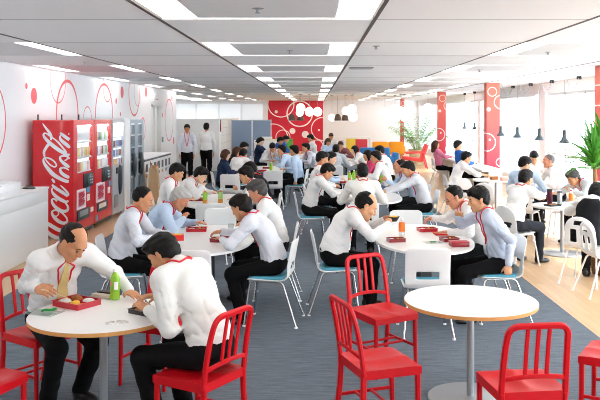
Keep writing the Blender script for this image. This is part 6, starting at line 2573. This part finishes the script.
for nm, lab, x, y, r, m_, cat in (('rice_portion', 'white rice in the black lunch tray', 0.05, 0.0, (0.040, 0.055, 0.020), M_rice, 'rice'), ('fried_cutlet', 'brown cutlet in the black lunch tray', -0.045, -0.02, (0.035, 0.03, 0.014), M_fry, 'food'),
                                  ('salad_portion', 'green salad leaf in the black lunch tray', -0.05, 0.038, (0.026, 0.02, 0.014), M_greenf, 'food')):
    b = MB()
    lump(b, (0, 0, r[2] * 1.12 + 0.001), r, 2, 14, 9)
    o = tag(b.obj(nm, m_), lab, cat)
    a = math.radians(-34)
    o.location = (mx_ + x * math.cos(a) - y * math.sin(a), my_ + x * math.sin(a) + y * math.cos(a), TZ + 0.004)
    o.rotation_euler = (0, 0, a)
W_, d_, n_ = PPL['MA']['hands'][0]
tip = V3(-1.66, 5.14, TZ + 0.052)
g_ = W_ + d_ * 0.10 - n_ * 0.02
u_ = unit(tip - g_)
sticks(g_ - u_ * 0.05, tip, 'pale chopstick in the hand of the man in the yellow tie', M_stick_w)
W_, d_, n_ = PPL['MB']['hands'][0]
tip = V3(mx_ + 0.02, my_ + 0.02, TZ + 0.045)
g_ = W_ + d_ * 0.075 - n_ * 0.04
u_ = unit(tip - g_)
sticks(g_ - u_ * 0.06, tip, 'brown chopstick in the hand of the man seen from behind', M_stick_r)

# right oval table --------------------------------------------------
def at(px, py):
    return XY(px, py, TZ)
x, y = at(396, 241.5)
bento(x, y, 10, 'dark red lunch box beside the orange capped bottle', 0.17, 0.12, M_bdark)
x, y = at(403.5, 239)
bottle(x, y + 0.16, TZ, 'clear bottle with an orange band on the right oval table', h=0.20, r=0.034, body=M_orange, liquid=M_clear, label_m=M_orange)
x, y = at(427, 231)
bento(x, y, 8, 'red lunch box before the man with glasses and receding hair', 0.20, 0.15)
x, y = at(444, 234.5)
t = thing('box_lid', 'flat bright red lid beside the lunch box of the man with glasses', 'lid', (x, y, TZ), math.radians(4))
b = MB()
b.box((-0.11, -0.075, 0), (0.11, 0.075, 0.018), 0.005)
b.obj('lid_top', mat('lid_bright_red', 'e02a24', 0.35), t)
x, y = at(449, 241)
bento(x, y, 12, 'lunch box with dark red rim nearest the young man in pale blue', 0.16, 0.14, M_bdark)
x, y = at(459, 246)
t = thing('box_lid', 'closed dark red box at the table edge before the pale blue shirt', 'box', (x, y, TZ), math.radians(6))
b = MB()
b.box((-0.09, -0.06, 0), (0.09, 0.06, 0.042), 0.006)
b.obj('box_body', M_bdark, t)
b = MB()
b.box((-0.092, -0.062, 0.0425), (0.092, 0.062, 0.05), 0.003)
b.obj('lid_top', M_bento, t)
x, y = at(433, 242.5)
t = thing('plastic_lid', 'clear lid with a green garnish in the middle of the right oval table', 'lid', (x, y, TZ + 0.001), 0.2)
b = MB()
b.box((-0.09, -0.07, 0), (0.09, 0.07, 0.002))
b.obj('lid_shell', M_clear, t, smooth=False)
b = MB()
b.box((-0.03, -0.012, 0.003), (0.03, 0.012, 0.012), 0.003)
b.obj('garnish', M_bran, t)
m = PPL['MC']['hands']
c = (m[0][0] + m[0][1] * 0.09 + m[1][0] + m[1][1] * 0.09) / 2
t = thing('food_bowl', 'black bowl of food held at the mouth by the balding man', 'bowl', (c[0] + 0.045, c[1] - 0.03, c[2] - 0.03))
b = MB()
b.lathe([(0.0, 0.0), (0.03, 0.0), (0.058, 0.045), (0.06, 0.048), (0.055, 0.046), (0.028, 0.008), (0.0, 0.008)], 24)
b.obj('bowl', M_bblk, t)
b = MB()
b.ball((0, 0, 0.038), (0.046, 0.046, 0.02), 16, 8)
b.obj('food', M_egg, t)

# left oval table ---------------------------------------------------
W_, d_, n_ = PPL['P9']['hands'][0]
c = W_ + d_ * 0.11
t = thing('noodle_box', 'bright red carton in the hand of the man with cropped receding hair', 'carton', (c[0] + 0.085, c[1] - 0.02, c[2] - 0.04), 0.2)
b = MB()
b.prism(rrect(0.12, 0.10, 0.012, 4), 0.0, 0.055)
b.obj('carton', mat('carton_red', 'e0201c', 0.4), t)
b = MB()
b.ball((0, 0, 0.052), (0.048, 0.04, 0.012), 14, 8)
b.obj('food', M_egg, t)
x, y = at(187, 230)
bento(x + 0.12, y - 0.07, 5, 'red lunch box before the silver haired man', 0.22, 0.16, M_bento)
x, y = at(222, 241.5)
bento(x, y, -8, 'dark red lunch box in front of the man with tousled hair', 0.22, 0.14, M_bdark)
x, y = at(229, 238)
t = thing('box_lid', 'small dark red lid behind the lunch box of the man with tousled hair', 'lid', (x - 0.02, y + 0.12, TZ), -0.1)
b = MB()
b.box((-0.08, -0.055, 0), (0.08, 0.055, 0.02), 0.004)
b.obj('lid_top', M_bdark, t)
x, y = at(231, 230)
t = thing('clear_cup', 'clear plastic cup before the grey haired man', 'cup', (x, y, TZ))
b = MB()
b.lathe([(0.0, 0.001), (0.028, 0.0), (0.036, 0.07), (0.034, 0.07), (0.026, 0.004), (0.0, 0.004)], 20)
b.obj('cup_wall', M_clear, t)

# third row ---------------------------------------------------------
x, y = at(205, 203.5)
bottle(x, y, TZ, 'green tea bottle with yellow tea, left of two on the third table', h=0.21, r=0.034, liquid=M_tea)
x, y = at(220.5, 203)
bottle(x, y, TZ, 'amber tea bottle with a green label, right of two on the third table', h=0.21, r=0.034, liquid=M_tea, label_m=mat('label_pale_green', 'a9cf7a', 0.4))
x, y = at(197, 200.5)
bento(x, y, 0, 'dark red lunch box before the man resting his chin', 0.22, 0.16, M_bdark)
x, y = at(236, 201)
bento(x, y, 0, 'lunch box before the man raising a hand beside the man in black', 0.18, 0.14, M_bento)
x, y = at(337, 201)
bento(x + 0.10, y + 0.05, 0, 'red lunch box of the man eating with glasses by the aisle', 0.18, 0.16, M_bdark)
x, y = at(347, 202)
t = thing('paper_cup', 'cream paper cup beside the lunch box of the man with glasses', 'cup', (x, y, TZ))
b = MB()
b.lathe([(0.0, 0.0), (0.034, 0.0), (0.045, 0.09), (0.042, 0.09), (0.032, 0.006), (0.0, 0.006)], 20)
b.obj('cup_wall', mat('cup_cream', 'e8ddc6', 0.6), t)
b = MB()
b.lathe([(0.0, 0.075), (0.04, 0.075)], 20)
b.obj('drink', M_egg, t)
x, y = at(346, 192)
bento(x, y, 0, 'dark red lunch box before the turned back of the seated man', 0.2, 0.16, M_bdark)
x, y = at(365, 190)
bento(x - 0.02, 12.75, 0, 'red lunch box on the far half of the table of the bald man', 0.18, 0.15, M_bento)
W_, d_, n_ = PPL['R6']['hands'][1]
c = W_ + d_ * 0.085 - n_ * 0.035
t = thing('green_can', 'green drink can held up by the bald man', 'can', (c[0] - 0.01, c[1], c[2] - 0.06))
b = MB()
b.lathe([(0.0, 0.0), (0.026, 0.0), (0.032, 0.008), (0.032, 0.105), (0.026, 0.115)], 20)
b.obj('can', M_bgreen, t)
b = MB()
b.lathe([(0.026, 0.115), (0.024, 0.118), (0.0, 0.117)], 20)
b.obj('top', M_lid, t)
# fourth row and beyond
def small_bottle(px, py, lab, m_, dx=0.0):
    x, y = at(px, py)
    bottle(x + dx, y, TZ, lab, h=0.2, r=0.034, liquid=m_, label_m=m_ if m_ is not M_tea else M_bgreen)
small_bottle(354, 180, 'green bottle on the farther table, right of two', M_bgreen)
small_bottle(349.5, 181, 'amber bottle on the farther table, left of two', M_tea)
small_bottle(271, 170.5, 'green bottle on the table of the light blue shirts', M_bgreen)
for px, py, lab, m_ in ((262, 171.5, 'red lunch box on the table of the light blue shirts, left one', M_bento), (267, 168.5, 'dark red lunch box on the table of the light blue shirts, farther one', M_bdark), (345, 183, 'red lunch box before the man in light blue reaching over the table', M_bento), (357, 177.5, 'dark red lunch box before the man in jeans', M_bdark)):
    x, y = at(px, py)
    bento(x, y, 0, lab, 0.2, 0.15, m_)
for px, py, lab in ((252, 169.5, 'white paper cup on the table near the rounded white back'), (0, 0, 'white paper cup on the table of the black haired woman')):
    x, y = at(px, py) if px else (0.62, 20.2)
    t = thing('paper_cup', lab, 'cup', (x, y, TZ))
    b = MB()
    b.lathe([(0.0, 0.0), (0.034, 0.0), (0.045, 0.09), (0.042, 0.09), (0.032, 0.006), (0.0, 0.006)], 16)
    b.obj('cup_wall', M_white, t)

# window table ------------------------------------------------------
WT = 0.70
def tumbler(x, y, lab, m_, h, r, capm):
    t = thing('tumbler', lab, 'tumbler', (x, y, WT))
    b = MB()
    b.lathe([(0.0, 0.0), (r * 0.85, 0.0), (r, 0.01), (r, h * 0.85)], 24)
    b.obj('body', m_, t)
    b = MB()
    b.lathe([(0.0, h * 0.85), (r * 1.03, h * 0.85), (r * 1.03, h * 0.96), (r * 0.7, h), (0.0, h)], 24)
    b.obj('lid', capm, t)
tumbler(3.44, 11.14, 'dark wine red tumbler with a black lid on the window table', mat('wine_red', '5a1430', 0.3, 0.3), 0.22, 0.038, M_black)
tumbler(3.54, 11.0, 'brushed steel tumbler on the window table', mat('brushed_steel', 'c9ccce', 0.3, 0.9), 0.20, 0.036, M_dgrey)
bottle(3.70, 10.98, WT, 'white bottle with orange label on the window table beside the steel tumbler', h=0.22, r=0.034, liquid=mat('milk_white', 'eef0ee', 0.35), label_m=M_orange, cap=mat('cap_red', 'd83a2a', 0.4))
t = thing('food_tray', 'black tray of food in front of the dark wine red tumbler', 'tray', (3.40, 10.88, WT), 0.5)
b = MB()
open_tray(b, 0.2, 0.14, 0.02)
b.obj('tray', M_bblk, t, smooth=False)
b = MB()
lump(b, (0.0, 0.0, 0.018), (0.07, 0.045, 0.012), 4)
b.obj('food', M_fry, t)
t = thing('salad_bowl', 'clear bowl of green salad on the window table, right of the orange label', 'bowl', (3.78, 10.80, WT))
b = MB()
b.lathe([(0.0, 0.0), (0.05, 0.0), (0.10, 0.05), (0.097, 0.05), (0.048, 0.004), (0.0, 0.004)], 24)
b.obj('bowl', M_bblk, t)
b = MB()
rnd = random.Random(9)
for k in range(26):
    a, q = rnd.uniform(0, 2 * PI), rnd.uniform(0.0, 0.06)
    blade(b, (q * math.cos(a), q * math.sin(a), 0.035), (math.cos(a), math.sin(a), 0.9), 0.07, 0.035, 1.4, rnd, 4)
b.obj('salad_leaves', M_greenf, t, weld=False)
for k, (x, y, lab, m_) in enumerate(((3.60, 15.3, 'tan snack box on the table beside the striped red column', M_fry), (3.74, 15.05, 'pale pink snack box on the table beside the striped red column', mat('snack_pink', 'e0a090', 0.5)))):
    t = thing('snack_box', lab, 'box', (x, y, WT), 0.3)
    b = MB()
    b.box((-0.07, -0.05, 0), (0.07, 0.05, 0.07), 0.004)
    b.obj('carton', m_, t)
    b = MB()
    b.box((-0.071, -0.051, 0.0705), (0.071, 0.051, 0.08), 0.003)
    b.obj('lid', M_white, t)
# woven basket on the boards
t = thing('wicker_basket', 'brown wicker basket on the wood boards under the cutout chairs', 'basket', (3.72, 9.55, 0), 0.3)
M_wick = mat('wicker_brown', '8a6238', 0.8, noise=0.4, nscale=70, bump=0.8, bscale=90)
b = MB()
b.prism(rrect(0.40, 0.28, 0.05, 5), 0.0, 0.02)
b.obj('base', M_wick, t)
for k in range(9):
    b = MB()
    b.tube([(x_ * (1 + 0.012 * k), y_ * (1 + 0.012 * k), 0.03 + 0.022 * k) for x_, y_ in rrect(0.40, 0.28, 0.05, 5)], 0.012, 6, closed=True)
    b.obj('woven_band', M_wick, t)
